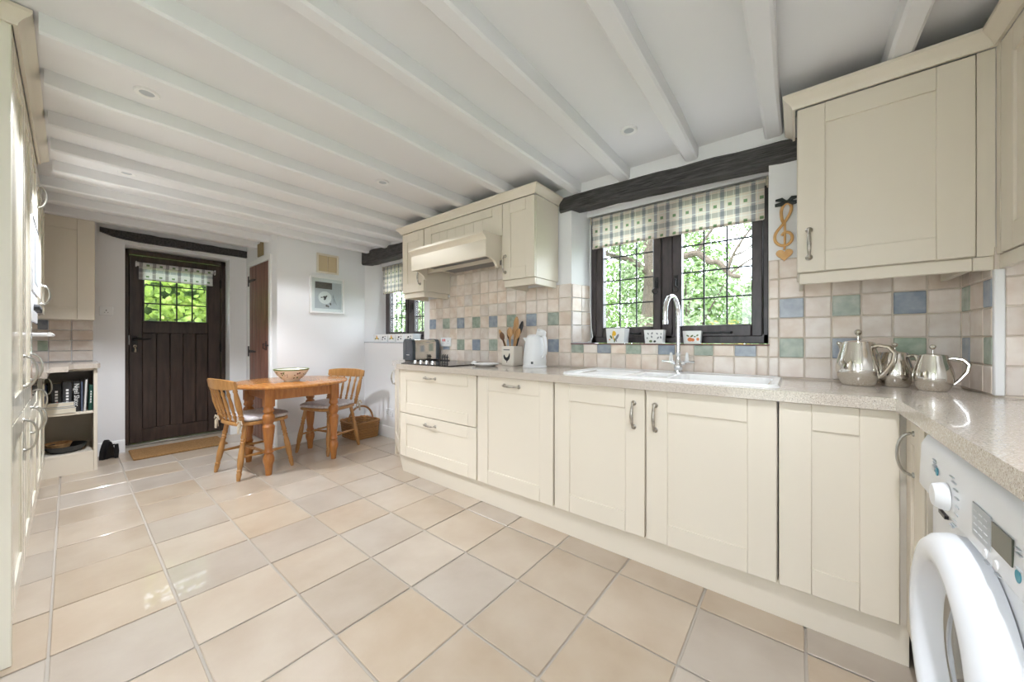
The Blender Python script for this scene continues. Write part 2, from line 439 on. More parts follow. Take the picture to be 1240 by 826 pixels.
def text_mesh(s, size, m, mtx, parent, name='lettering', depth=0.0006, align='CENTER'):
    cu = bpy.data.curves.new(name, 'FONT'); cu.body = s; cu.size = size; cu.extrude = depth; cu.align_x = align; cu.align_y = 'CENTER'; cu.resolution_u = 2
    t = bpy.data.objects.new('tmp', cu); COL.objects.link(t)
    bpy.context.view_layer.update()
    me = bpy.data.meshes.new_from_object(t.evaluated_get(bpy.context.evaluated_depsgraph_get()))
    bpy.data.objects.remove(t); bpy.data.curves.remove(cu)
    me.transform(T(*(-ORG[parent])) @ mtx); me.materials.clear(); me.materials.append(M[m]); me.name = name
    return link(name, me, parent)
def smooth_path(p, n=4):
    out = []
    for i in range(len(p)-1):
        a, b, c, d = p[max(i-1, 0)], p[i], p[i+1], p[min(i+2, len(p)-1)]
        for k in range(n):
            t = k/n
            out.append(tuple(.5*((2*b[q])+(-a[q]+c[q])*t+(2*a[q]-5*b[q]+4*c[q]-d[q])*t*t+(-a[q]+3*b[q]-3*c[q]+d[q])*t**3) for q in range(len(b))))
    out.append(p[-1]); return out
def arc(cx, cy, r, a0, a1, n):
    return [(cx+r*math.cos(a0+(a1-a0)*i/n), cy+r*math.sin(a0+(a1-a0)*i/n)) for i in range(n+1)]

# ================================================================== ROOM SHELL
YW, ZC, ZJ = 2.29, 2.228, 2.16
XD, XP, YC = -5.20, -4.18, 1.34      # door wall, picture wall, cupboard wall
YL = -0.73                           # wall behind the tall units
fl = MB().box((-5.75, -3.3, -0.12), (1.1, 2.75, -0.006))
floor = structure('floor', fl, 'grout_f', 'tiled kitchen floor with pale grout joints', 'floor')
tile_cache = {}
def tile_mesh(w, h, t, bev, m, name):
    k = (round(w, 3), round(h, 3), round(t, 3), m)
    if k not in tile_cache:
        me = MB().box((-w/2, -h/2, 0), (w/2, h/2, t), bev).mesh(name, False); me.materials.append(M[m]); tile_cache[k] = me
    return tile_cache[k]
PX, PY = 0.3425, 0.3345
xs = [-0.318 + PX*k for k in range(-16, 5)]
ys = [0.288 + PY*k for k in range(-11, 7)]
for i in range(len(xs)-1):
    for j in range(len(ys)-1):
        x0, x1, y0, y1 = xs[i]+.004, xs[i+1]-.004, ys[j]+.004, ys[j+1]-.004
        if y1 < YL and x0 < -1.6: continue
        if x0 > 0.9 or y0 > 2.25: continue
        if x0 < XP-.1 and y0 > YC+.05: continue
        x0 = max(x0, -5.45); 
        if y1 > 0.3 and x1 < -5.45: continue
        me = tile_mesh(x1-x0, y1-y0, 0.006, 0.0025, 'floor_tile', 'floor_tile')
        t = inst('floor_tile', me, floor, ((x0+x1)/2+random.uniform(-.001,.001), (y0+y1)/2+random.uniform(-.001,.001), -0.006+random.uniform(-.0006,.0006)),
                 (0, 0, random.choice((0, PI))))

ce = MB().box((-5.75, -3.4, ZC), (1.15, 2.7, ZC+.2))
ceiling = structure('ceiling', ce, 'ceil', 'white painted ceiling between the joists', 'ceiling')
jr = [0.338, -0.058, -0.446, -0.846, -1.20, -1.61, -2.03, -2.435, -2.85, -3.23, -3.61, -4.0, -4.4, -4.79]
for k, xr in enumerate(jr):
    n = 12; w = 0.074 + random.uniform(-.006, .006); vs = []; fs = []
    y0 = (-.066 if -3.62 < xr < -2.0 else YL) if xr < -1.6 else -3.1
    y1 = YW if xr > XP else YC
    for i in range(n+1):
        y = y0+(y1-y0)*i/n; a = random.uniform(-.005, .005); c = random.uniform(-.005, .005); zb = ZJ+random.uniform(-.004, .003)
        vs += [(xr-w+a-.004, y, ZC+.01), (xr-w+a, y, zb+.008), (xr-w+a+.010, y, zb), (xr+c-.010, y, zb), (xr+c, y, zb+.008), (xr+c+.004, y, ZC+.01)]
    for i in range(n):
        for q in range(5): fs.append((i*6+q, i*6+q+1, i*6+q+7, i*6+q+6))
    fs += [tuple(range(6)), tuple(n*6+q for q in range(6))]
    mb = MB(); mb.add(vs, fs); part('joist', mb, 'ceil', ceiling)
# downlights recessed between the joists; last three added out of view as fill
for k, (x, y) in enumerate([(-0.70, 1.87), (-2.30, 0.22), (-2.29, 1.39), (-3.50, 0.24), (-3.47, 1.41), (-0.70, 0.22), (0.10, 0.62), (-0.65, -1.30)]):
    d = thing('downlight', (x, y, ZC), 'small round white recessed downlight '+('in front of the sink window', 'beside the tall larder cabinet', 'before the cooker hood', 'nearest the entrance door', 'above the dining table', 'added out of view over the middle of the kitchen floor', 'added out of view above the washing machine', 'added out of view in the rear part of the room')[k], 'ceiling light', 'recessed downlights in the ceiling')
    part('bezel', MB().lathe([(.026, -.006), (.040, -.009), (.043, -.004), (.043, .0), (.026, .0), (.026, -.006)], 24, T(x, y, ZC)), 'gloss_white', d)
    ld = bpy.data.lights.new('downlight_lamp', 'SPOT'); ld.energy = (9, 50, 15, 140, 26, 6, 72, 6)[k]; ld.spot_size = math.radians(118); ld.spot_blend = 0.35; ld.shadow_soft_size = .03; ld.color = (.88, .925, 1.0)
    lo_ = link('downlight_lamp', ld, d); lo_.location = (0, 0, -.014)
    part('lamp', MB().lathe([(.0, -.001), (.016, -.002), (.0265, -.004), (.0265, 0.0), (0, 0)], 20, T(x, y, ZC)), 'grey_pl', d)

# window wall
w = MB()
W1 = (-1.281, -0.115, 1.08, 2.075); W2 = (-4.18, -3.0, 1.085, 2.075); YO = 2.62
w.box((XP-.2, YW, -.1), (1.0, YO, W1[2]))
w.box((XP-.2, YW, W1[3]), (1.0, YO, ZC+.1))
w.box((W2[1], YW, W1[2]), (W1[0], YO, W1[3])); w.box((W1[1], YW, W1[2]), (1.0, YO, W1[3]))
w.box((XP-.2, YW+.01, W1[2]), (XP, YO, W1[3]))
for pl in ([(W1[0]-.001, YW), (-1.228, 2.5), (-1.228, YO), (W1[0]-.001, YO)], [(W1[1]+.001, YW), (W1[1]+.001, YO), (-.127, YO), (-.127, 2.5)],
           [(XP-.001, YW), (-4.05, 2.5), (-4.05, YO), (XP-.001, YO)]):
    w.prism(pl, W1[2]-.001, W1[3]+.001)
w.box((W1[0], 2.455, 2.032), (W1[1], YO, W1[3]+.01)); w.box((W2[0], 2.455, 2.032), (W2[1], YO, W1[3]+.01))
wall_w = structure('wall_window', w, 'plaster', 'white plastered outer wall with two deep window recesses', 'wall')
# door wall
w = MB(); D0, D1, DZ = 0.345, 1.18, 2.06
w.box((XD-.42, YL-.1, -.1), (XD, D0, ZC+.1)); w.box((XD-.42, D1, -.1), (XD, YC+.3, ZC+.1)); w.box((XD-.42, D0, DZ), (XD, D1, ZC+.1))
structure('wall_door', w, 'plaster', 'white plastered end wall around the recessed entrance door', 'wall')
structure('wall_cupboard', MB().box((XD-.01, YC, -.1), (XP, YC+.1, ZC+.1)), 'plaster', 'white wall beside the entrance holding the board cupboard door', 'wall')
structure('wall_picture', MB().box((XP-.1, YC+.1, -.1), (XP, YW+.02, ZC+.1)), 'plaster', 'white wall with the framed picture behind the dining table', 'wall')
wall_l = structure('wall_left', MB().box((XD-.3, YL-.12, -.1), (-1.62, YL, ZC+.1)), 'plaster', 'white wall behind the tall cream cabinets', 'wall')
# room behind the camera; rear and side openings added to let light in
w = MB().box((-1.74, -3.3, -.1), (-1.62, YL, ZC+.1))
structure('wall_side', w, 'plaster', 'white side wall of the rear part of the room', 'wall')
w = MB().box((-1.74, -3.32, -.1), (-.85, -3.2, ZC+.1)).box((.15, -3.32, -.1), (1.0, -3.2, ZC+.1)).box((-.85, -3.32, 2.05), (.15, -3.2, ZC+.1))
structure('wall_rear', w, 'plaster', 'white rear wall with an unseen opening added to let light in', 'wall')
w = MB().box((.85, -3.3, -.1), (1.0, -1.95, ZC+.1)).box((.85, -1.0, -.1), (1.0, YW+.05, ZC+.1)).box((.85, -1.95, -.1), (1.0, -1.0, .85)).box((.85, -1.95, 2.05), (1.0, -1.0, ZC+.1))
structure('wall_right', w, 'plaster', 'white wall behind the return worktop', 'wall')
wall_p = structure('wall_pier', MB().box((.53, 1.975, .9), (.86, YW+.02, ZC+.05)), 'plaster', 'boxed corner pier above the worktop', 'wall')

# wall tiles --------------------------------------------------------
TW = 0.1008
ROT = {'y-': (PI/2, 0, 0), 'x-': (PI/2, 0, -PI/2), 'x+': (PI/2, 0, PI/2)}
def wall_tile(parent, face, u0, u1, z0, z1, plane, m):
    g = 0.0022
    me = tile_mesh(u1-u0-2*g, z1-z0-2*g, 0.008, 0.0028, m, 'wall_tile')
    uc, zc = (u0+u1)/2, (z0+z1)/2
    j = random.uniform(-.0008, .0008)
    loc = {'y-': (uc, plane-.001+j, zc), 'x-': (plane-.001+j, uc, zc), 'x+': (plane+.001+j, uc, zc)}[face]
    r = ROT[face]
    inst('wall_tile', me, parent, loc, (r[0]+random.uniform(-.008, .008), r[1], r[2]+random.uniform(-.008, .008)))
Z0T = .914
def accent(c, r, flip):
    k = c//2 + (1 if r == 1 else 0) + flip
    return 'tile_bl' if k % 2 == 0 else 'tile_gr'
def zr(r): return Z0T + TW*r
gr = MB().box((-2.90, YW-.0045, .9), (W1[0], YW, zr(6))); gr.box((W1[0], YW-.0045, .9), (W1[1], YW, W1[2])); gr.box((W1[1], YW-.0045, .9), (.53, YW, zr(6)))
gr.box((-2.585, YW-.0045, zr(6)), (-1.673, YW, zr(9)))
part('grout', gr, 'grout_w', wall_w)
x0 = -2.903
for c in range(16):
    for r in range(9):
        a, b = x0+TW*c+.0005*c, x0+TW*(c+1)+.0005*(c+1)
        if r > 5 and not (-2.6 < a and b < -1.66): continue
        if r > 5 and (b > -1.673 or a < -2.6): continue
        m = 'tile_b'
        if c % 2 == 0 and (r == 3 or (r == 1)): m = accent(c, r, 0)
        wall_tile(wall_w, 'y-', a, b, zr(r), min(zr(r+1), 1.78), YW, m)
x0 = .533-TW*12
k = 0
xx = W1[0]; edges = [xx]
while xx < W1[1]-.02:
    xx = min(xx+TW*1.005, W1[1]); edges.append(xx)
for c in range(len(edges)-1):
    a, b = edges[c], edges[c+1]
    if b-a < .02: continue
    wall_tile(wall_w, 'y-', a, b, zr(0), zr(1), YW, 'tile_b')
    wall_tile(wall_w, 'y-', a, b, zr(1), W1[2]-.002, YW, ('tile_gr' if (c//2) % 2 == 0 else 'tile_bl') if c % 2 == 0 else 'tile_b')
edges = [W1[1]] + [.533-TW*q for q in range(6, -1, -1)]
for c in range(len(edges)-1):
    for r in range(6):
        m = 'tile_b'
        if c % 2 == 1 and r in (1, 3): m = 'tile_bl' if ((c//2)+(r == 1)) % 2 == 0 else 'tile_gr'
        wall_tile(wall_w, 'y-', edges[c], edges[c+1], zr(r), zr(r+1), YW, m)
# tiles lining the left window reveal
ang = math.atan2(-1.228-W1[0], 2.5-YW)
for c in range(2):
    for r in range(2, 6):
        z0, z1 = max(zr(r), W1[2]+.004) if r > 2 else W1[2]+.008, zr(r+1)
        if r == 2: z0, z1 = W1[2]+.008, zr(3)
        me = tile_mesh(.098, z1-z0-.004, .006, .0028, 'tile_b', 'wall_tile')
        d = .05+.1*c
        inst('wall_tile', me, wall_w, (W1[0]+math.sin(ang)*d+.002, YW+math.cos(ang)*d, (z0+z1)/2), (PI/2, 0, PI/2-ang))
# pier tiles and the tiled strip below the return wall cabinet
pg = MB().box((.5255, 1.972, .9), (.53, YW, 1.42)); pg.box((.53, 1.9705, .9), (.85, 1.975, 1.42)); part('grout', pg, 'grout_w', wall_p)
for c, (a, b) in enumerate([(2.268, 2.288), (2.18, 2.268), (2.17-.115, 2.18), (1.982, 2.055)]):
    for r in range(5):
        m = 'tile_b'
        if r in (1, 3) and c in (1, 3): m = 'tile_bl' if (c == 3) == (r == 3) else 'tile_gr'
        wall_tile(wall_p, 'x-', a, b, zr(r), zr(r+1), .53, m)
for c in range(3):
    for r in range(5): wall_tile(wall_p, 'y-', .545+TW*c, .545+TW*(c+1), zr(r), zr(r+1), 1.975, 'tile_b')
part('corner_trim', MB().box((.522, 1.962, .9145), (.546, 1.982, 1.344), .003), 'gloss_white', wall_p)
# splashback tiles above the shelf unit
wall_d = bpy.data.objects['wall_door']
for c in range(5):
    for r in range(4):
        m = 'tile_b'
        if c == 2 and r in (1, 3): m = ('tile_gr', 'tile_bl')[r == 3]
        wall_tile(wall_d, 'x+', .142-.13*(c+1), .142-.13*c, .915+.095*r, .915+.095*(r+1), XD, m)

# window sill edge (dark tile trim) and the white ledge below the far window
structure('trim_1', MB().box((W1[0]-.002, YW-.011, W1[2]-.004), (W1[1]+.004, YW+.006, W1[2]+.003), .001), 'maroon', 'thin dark maroon tile trim along the main window sill', 'trim')
structure('trim_2', MB().box((XP, YW-.008, W2[2]-.006), (W2[1], YW+.21, W2[2]+.006), .003), 'grey_pl', 'pale grey sill board of the window behind the dining table', 'trim')
# baseboards
def baseboard(name, path, label):
    structure(name, MB().sweep([(0, 0), (.016, 0), (.016, .10), (.010, .118), (0, .125)], path), 'gloss_white', label, 'baseboard')
baseboard('baseboard_picture', [(XP, YW), (XP, YC), ][::-1], 'white baseboard below the framed picture')
baseboard('baseboard_window', [(XP, YW), (-3.06, YW)], 'white baseboard below the far window ledge')
baseboard('baseboard_door', [(XD, .16), (XD, D0)], 'short white baseboard between shelf unit and entrance door')
baseboard('baseboard_corner', [(XD, D1), (XD, YC)], 'short white baseboard between entrance door and cupboard door')

# dark beams
def beam(name, x0, x1, y0, y1, z0a, z0b, z1a, z1b, label, axis='x', n=14, sag=.0, tip=False, seed=1):
    rr = random.Random(seed); vs = []; fs = []
    for i in range(n+1):
        t = i/n; u = x0+(x1-x0)*t; zb = z0a+(z0b-z0a)*t+sag*math.sin(PI*t)+rr.uniform(-.004, .004); zt = z1a+(z1b-z1a)*t+sag*math.sin(PI*t)+rr.uniform(-.003, .003)
        if tip and t < .15: zb += (zt-zb)*(1-t/.15)**1.5*.55
        f = y0+rr.uniform(-.004, .004); bk = y1; ch = .012
        ring = [(f+ch, zt), (f, zt-ch), (f, zb+ch), (f+ch, zb), (bk, zb), (bk, zt)]
        vs += [((u, q[0], q[1]) if axis == 'x' else (q[0], u, q[1])) for q in ring]
    for i in range(n):
        for q in range(6): fs.append((i*6+q, i*6+(q+1) % 6, (i+1)*6+(q+1) % 6, (i+1)*6+q))
    fs += [tuple(range(6)), tuple(n*6+q for q in range(6))]
    mb = MB(); mb.add(vs, fs)
    return solo(name, mb, 'beam', label, 'beam', loc=((x0+x1)/2, y0, z0a) if axis == 'x' else (y0, (x0+x1)/2, z0a))
beam('lintel_beam', -1.372, 0.04, YW-.02, YW+.085, 2.052, 2.008, 2.155, 2.118, 'dark oak lintel beam above the sink window', sag=.012, seed=3)
beam('lintel_beam', XP, -2.95, YW-.04, YW+.08, 2.035, 2.04, 2.20, 2.16, 'dark oak lintel beam above the window with the toaster below', seed=5)
b3 = beam('lintel_beam', .18, 1.345, XD+.03, XD-.10, 2.098, 2.098, 2.184, 2.176, 'black beam over the brown entrance door', axis='y', tip=True, seed=8)

# ================================================================== WINDOWS
def window(n, xa, xb, z0, z1, y, glass_cols, label, blind_z):
    win = thing('window_%d' % n, ((xa+xb)/2, y, z0), label, 'window', kind='structure')
    fw = .042; mid = (xa+xb)/2
    f = MB()
    f.box((xa, y, z0), (xa+fw, y+.07, z1), .004); f.box((xb-fw*.6, y, z0), (xb, y+.07, z1), .004)
    f.box((xa, y, z0), (xb, y+.07, z0+.055), .004); f.box((xa, y, z1-.04), (xb, y+.07, z1), .004)
    f.box((mid-.034, y, z0+.03), (mid+.034, y+.07, z1-.03), .004)
    part('frame', f, 'winframe', win)
    res = []
    for s in (0, 1):
        a, b = (xa+fw, mid-.034) if s == 0 else (mid+.034, xb-fw*.6)
        ga, gb = a+.058, b-.055; g0, g1 = z0+.115, z1-.07
        sa = MB()
        sa.box((a+.002, y-.012, z0+.042), (ga, y+.05, z1-.042), .006); sa.box((gb, y-.012, z0+.042), (b-.002, y+.05, z1-.042), .006)
        sa.box((ga, y-.011, z0+.042), (gb, y+.05, g0), .006); sa.box((ga, y-.011, g1), (gb, y+.05, z1-.042), .006)
        sash = part('sash', sa, 'winframe', win)
        cw = (gb-ga)/3; rh = .172; rows = int(math.ceil((g1-g0)/rh-.05))
        ld = MB()
        for c in range(3):
            for r in range(rows):
                za, zb = g0+rh*r, min(g0+rh*(r+1), g1)
                me = tile_mesh(cw-.004, zb-za-.004, .004, 0, 'glass', 'pane')
                inst('pane', me, sash, (ga+cw*(c+.5), y+.022, (za+zb)/2), (PI/2, 0, 0))
        for c in range(1, 3): part('lead', MB().box((ga+cw*c-.0045, y+.013, g0), (ga+cw*c+.0045, y+.024, g1), .002), 'lead', sash)
        for r in range(1, rows): part('lead', MB().box((ga, y+.014, g0+rh*r-.0045), (gb, y+.023, g0+rh*r+.0045), .002), 'lead', sash)
        # monkey tail handle on the meeting stile, stay on the bottom rail
        hx = b-.028 if s == 0 else a+.028; hz = z0+.40; sg = -1 if s == 0 else 1
        h = MB().box((hx-.012, y-.020, hz-.03), (hx+.012, y-.012, hz+.045), .003)
        h.tube([(hx, y-.020, hz+.02), (hx, y-.042, hz+.015), (hx, y-.044, hz-.03)], [.006, .006, .005], 8)
        h.tube([(hx+sg*.022*math.sin(t*.62)*(1-t*.055), y-.044, hz-.052+.022*math.cos(t*.62)*(1-t*.055)) for t in range(11)], [.0048-.00022*t for t in range(11)], 6)
        part('handle', h, 'iron', sash)
        st = MB().box((a+.10, y-.026, z0+.062), (a+.33 if n == 1 else a+.30, y-.016, z0+.072), .002)
        st.lathe([(0, 0), (.010, 0), (.008, .012), (0, .014)], 10, T(a+.12, y-.012, z0+.067) @ Rx(PI/2)); st.lathe([(0, 0), (.010, 0), (.008, .012), (0, .014)], 10, T(a+.28, y-.012, z0+.067) @ Rx(PI/2))
        st.lathe([(0, 0), (.007, 0), (.009, .01), (0, .014)], 10, T(a+.33 if n == 1 else a+.30, y-.021, z0+.067) @ Ry(PI/2))
        part('window_stay', st, 'iron', sash)
    return win
window(1, -1.228, -0.127, 1.085, 2.035, 2.50, 3, 'dark framed double casement window with leaded panes above the sink', 1.785)
window(2, -4.05, -3.02, 1.095, 2.035, 2.50, 3, 'dark framed leaded casement window beyond the toaster', 1.68)

def blind(xa, xb, y, zb, zt, label, mname='check'):
    b = thing('roller_blind', ((xa+xb)/2, y, zb), label, 'blind')
    part('roller', MB().lathe([(0, xa+.006), (.020, xa+.006), (.020, xb-.006), (0, xb-.006)], 16, T(0, y+.018, zt-.018) @ Ry(PI/2)), mname, b)
    fb = MB(); n = 36; vs = []; fs = []
    for i in range(n+1):
        x = xa+.012+(xb-xa-.024)*i/n
        for j in range(9):
            vs.append((x, y-.001+.0012*math.sin(i*1.1+j*.8), zb+.012+(zt-zb-.03)*j/8))
    for i in range(n):
        for j in range(8): fs.append((i*9+j, (i+1)*9+j, (i+1)*9+j+1, i*9+j+1))
    fb.add(vs, fs); part('fabric', fb, mname, b)
    part('bottom_bar', MB().box((xa+.012, y-.006, zb), (xb-.012, y+.005, zb+.016), .004), mname, b)
    for s, x in ((-1, xa), (1, xb)):
        part('bracket', MB().box((x-.003, y-.004, zt-.045), (x+.005, y+.045, zt+.004), .002), 'ribbon_c', b)
    return b
b1 = blind(-1.205, -.130, 2.445, 1.782, 2.018, 'checked cream and grey roller blind half down over the sink window')
cordpts = [(-1.212, 2.45, 1.99), (-1.214, 2.452, 1.7), (-1.21, 2.44, 1.4), (-1.19, 2.425, 1.2), (-1.178, 2.42, 1.13), (-1.19, 2.415, 1.10), (-1.215, 2.42, 1.095)]
part('cord', MB().tube(cordpts, .0028, 6), 'gloss_white', b1)
b2 = blind(-4.02, -3.05, 2.44, 1.68, 2.015, 'checked grey roller blind over the window beyond the toaster')
part('cord', MB().tube([(-4.03, 2.43, 1.98), (-4.04, 2.41, 1.6), (-4.07, 2.38, 1.3), (-4.09, 2.35, 1.10)], .0022, 6), 'gloss_white', b2)

# ================================================================== ENTRANCE DOOR
dx = -5.41
dr = thing('door_1', (dx, .763, 0), 'dark brown boarded entrance door with leaded glass and black handle', 'door', kind='structure')
f = MB()
f.box((dx-.07, D0+.002, .0), (dx+.035, D0+.040, 2.05), .004); f.box((dx-.07, D1-.045, .0), (dx+.035, D1-.004, 2.05), .004); f.box((dx-.07, D0, 2.0), (dx+.035, D1, 2.05), .004)
part('door_frame', f, 'darkwood', dr)
part('threshold', MB().box((dx-.08, D0, 0.0), (dx+.05, D1, .028), .006), 'nickel', dr)
g0, g1, q0, q1 = .49, 1.012, 1.305, 1.885
a0, a1, dzb, dzt = D0+.042, D1-.047, .032, 1.995
for nm, bx in (('stile', ((dx-.02, a0, dzb), (dx+.02, g0-.008, dzt))), ('stile', ((dx-.02, g1+.006, dzb), (dx+.02, a1, dzt))),
               ('rail', ((dx-.02, g0-.008, dzb), (dx+.019, g1+.006, .17))), ('rail', ((dx-.02, g0-.008, 1.185), (dx+.019, g1+.006, q0))), ('rail', ((dx-.02, g0-.008, q1), (dx+.019, g1+.006, dzt)))):
    part(nm, MB().box(bx[0], bx[1], .004), 'darkwood', dr)
pw = (g1-g0+.014)/5
for k in range(5):
    part('plank', MB().box((dx-.015, g0-.008+pw*k+.0012, .17), (dx+.008, g0-.008+pw*(k+1)-.0012, 1.185), .004), 'darkwood', dr)
part('backing_board', MB().box((dx-.019, g0-.008, .17), (dx-.013, g1+.006, 1.185)), 'darkwood', dr)
bead = MB()
for bx in (((dx-.012, g0-.008, q0), (dx+.022, g0+.008, q1)), ((dx-.012, g1-.008, q0), (dx+.022, g1+.006, q1)), ((dx-.012, g0, q0), (dx+.022, g1, q0+.012))): bead.box(*bx, .004)
part('glazing_bead', bead, 'winframe', dr)
cw = (g1-g0)/4; rh = .197
for c in range(4):
    for r in range(3):
        za, zb = q0+rh*r, min(q0+rh*(r+1), q1)
        inst('pane', tile_mesh(cw-.004, zb-za-.004, .004, 0, 'glass', 'pane'), dr, (dx-.004, g0+cw*(c+.5), (za+zb)/2), ROT['x+'])
for c in range(1, 4): part('lead', MB().box((dx-.006, g0+cw*c-.006, q0), (dx+.006, g0+cw*c+.006, q1), .002), 'lead', dr)
for r in range(1, 3): part('lead', MB().box((dx-.005, g0, q0+rh*r-.006), (dx+.005, g1, q0+rh*r+.006), .002), 'lead', dr)
h = MB().box((dx+.019, .405, .985), (dx+.027, .447, 1.15), .006)
h.lathe([(0, 0), (.019, 0), (.016, .012), (.010, .03), (0, .034)], 14, T(dx+.026, .426, 1.118) @ Ry(PI/2))
h.tube([(dx+.052, .426, 1.118), (dx+.060, .45, 1.121), (dx+.060, .50, 1.117), (dx+.055, .545, 1.124)], [.010, .010, .008, .006], 8)
part('door_handle', h, 'iron', dr)
kk = MB().tube([(dx+.028, .426, 1.05), (dx+.05, .426, 1.05)], .004, 6)
kk.tube([(dx+.05, .426+.011*math.cos(t), 1.047+.011*math.sin(t)) for t in [2*PI*i/12 for i in range(12)]], .0035, 6, closed=True)
kk.tube([(dx+.05, .426, 1.034), (dx+.05, .430, 1.01), (dx+.05, .426, .985)], [.005, .007, .010], 8)
part('key', kk, 'ribbon_c', dr)
for z in (1.78, 1.02, .25): part('hinge', MB().box((dx+.018, a1-.006, z-.05), (dx+.036, a1+.012, z+.05), .003), 'iron', dr)
part('latch_plate', MB().box((dx+.0, D0+.036, 1.06), (dx+.04, D0+.044, 1.16), .002), 'nickel', dr)
db = thing('roller_blind', (dx+.03, .756, 1.75), 'short checked white roller blind on the entrance door glass', 'blind')
part('roller', MB().lathe([(0, .436), (.022, .436), (.022, 1.076), (0, 1.076)], 16, T(dx+.045, 0, 1.905) @ Rx(-PI/2)), 'check_d', db)
part('fabric', MB().add([(dx+.031, .455, 1.752), (dx+.031, 1.06, 1.752), (dx+.031, 1.06, 1.905), (dx+.031, .455, 1.905)], [(0, 1, 2, 3)]), 'check_d', db)
part('bottom_bar', MB().box((dx+.028, .455, 1.745), (dx+.037, 1.06, 1.760), .003), 'check_d', db)
for y in (.43, 1.070): part('bracket', MB().box((dx+.020, y, 1.875), (dx+.066, y+.010, 1.932), .004), 'gloss_white', db)

# cupboard door (narrow boards, strap hinges)
cd = thing('door_2', (-4.70, YC, 0), 'narrow reddish brown boarded cupboard door with black strap hinges', 'door', kind='structure')
c0, c1, ct = -5.02, -4.386, 1.962
f = MB().box((c0-.06, YC-.018, 0), (c0-.004, YC+.002, ct+.06), .003); f.box((c1+.004, YC-.018, 0), (c1+.06, YC+.002, ct+.06), .003); f.box((c0-.004, YC-.018, ct+.004), (c1+.004, YC+.002, ct+.06), .003)
part('door_frame', f, 'gloss_white', cd)
bw = (c1-c0)/6
for k in range(6): part('board', MB().box((c0+bw*k+.001, YC-.015, .012), (c0+bw*(k+1)-.001, YC-.001, ct), .005), 'redwood', cd)
for z in (1.80, .98, .30):
    h = MB().box((c0-.035, YC-.024, z-.06), (c0-.003, YC-.017, z+.06), .002)
    h.prism([(c0, z-.018), (c0+.06, z-.014), (c0+.20, z-.010), (c0+.235, z), (c0+.20, z+.010), (c0+.06, z+.014), (c0, z+.018)], 0, .007, Matrix(((1, 0, 0, 0), (0, 0, -1, YC-.015), (0, 1, 0, 0), (0, 0, 0, 1))))
    part('strap_hinge', h, 'iron', cd)
h = MB().box((c1-.075, YC-.020, 1.0), (c1-.055, YC-.015, 1.10), .003); h.tube([(c1-.065, YC-.018, 1.075), (c1-.065, YC-.045, 1.07), (c1-.065, YC-.045, 1.02), (c1-.065, YC-.018, 1.01)], .005, 6)
h.box((c1-.06, YC-.03, 1.045), (c1+.02, YC-.020, 1.06), .002)
part('latch', h, 'iron', cd)
ht = thing('wall_hatch', (-4.66, YC, 2.04), 'small brown wooden hatch above the boarded cupboard door', 'hatch')
part('board', MB().box((-4.755, YC-.012, 2.045), (-4.665, YC-.001, 2.19), .003), 'olive', ht)
part('board', MB().box((-4.663, YC-.014, 2.045), (-4.575, YC-.001, 2.20), .003), 'olive', ht)
part('catch', MB().box((-4.60, YC-.022, 2.19), (-4.56, YC-.004, 2.215), .003), 'iron', ht)

# ================================================================== KITCHEN FRONTS AND HANDLES
def handle_mesh(kind):
    mb = MB()
    if kind == 'bow':
        for s in (-1, 1):
            mb.lathe([(0, 0), (.0125, 0), (.0130, .003), (.0075, .007), (.0055, .013), (.0065, .019), (.0045, .023), (0, .024)], 12, T(0, 0, s*.058) @ Rx(PI/2))
        pts = [(0, -.020-.013*math.sin(PI*i/10), -.060+.012*i) for i in range(11)]
        mb.tube(pts, [.0038+.0042*math.sin(PI*i/10) for i in range(11)], 10)
    else:
        pts = [(0, 0, -.064), (0, -.010, -.064)] + [(0, -.010-.026*math.sin(PI*i/10), -.062*math.cos(PI*i/10)) for i in range(11)] + [(0, -.010, .064), (0, 0, .064)]
        mb.tube(pts, .0042, 8)
        for s in (-1, 1): mb.lathe([(0, 0), (.009, 0), (.008, .004), (0, .005)], 10, T(0, 0, s*.064) @ Rx(PI/2))
    me = mb.mesh('handle_'+kind); me.materials.append(M['pewter' if kind == 'bow' else 'nickel']); return me
HM = {k: handle_mesh(k) for k in ('bow', 'dee')}
def put_handle(parent, mtx, kind='bow', horiz=False):
    o = link('handle', HM[kind], parent)
    m = mtx @ Ry(PI/2) if horiz else mtx
    o.matrix_local = T(*(-ORG[parent])) @ m
    return o
def front(parent, mtx, w, h, name='door', st=.09, rail=None, handle=None, kind='bow', m='cream', t=.020, horiz=False, gap=.0018):
    """shaker front: local x along the width, z up, faces -y; back plane at y=0"""
    rail = rail or st
    f = MB(); g = gap
    f.box((g, -t, g), (st, 0, h-g), .0022, mtx); f.box((w-st, -t, g), (w-g, 0, h-g), .0022, mtx)
    f.box((st, -t, g), (w-st, 0, rail), .0016, mtx); f.box((st, -t, h-rail), (w-st, 0, h-g), .0016, mtx)
    d = part(name, f, m, parent)
    part('panel', MB().box((st-.004, -t+.0075, rail-.004), (w-st+.004, -.004, h-rail+.004), 0, mtx), m, d)
    if handle: put_handle(d, mtx @ T(handle[0], -t, handle[1]), kind, horiz)
    return d
YF = 1.752   # back plane of the base fronts (front face at 1.732)
ZB, ZT = .150, .866
# drawer unit
u = thing('drawer_unit', (-2.145, 2.0, 0), 'cream base unit with two wide drawers below the hob', 'cabinet')
part('carcass', MB().box((-2.592, YF+.001, .15), (-1.700, 2.27, .868)), 'cream', u)
front(u, T(-2.592, YF, .508), .892, ZT-.508, 'drawer', .085, .085, (.40, .306), horiz=True)
front(u, T(-2.592, YF, ZB), .892, .506-ZB, 'drawer', .085, .085, (.40, .302), horiz=True)
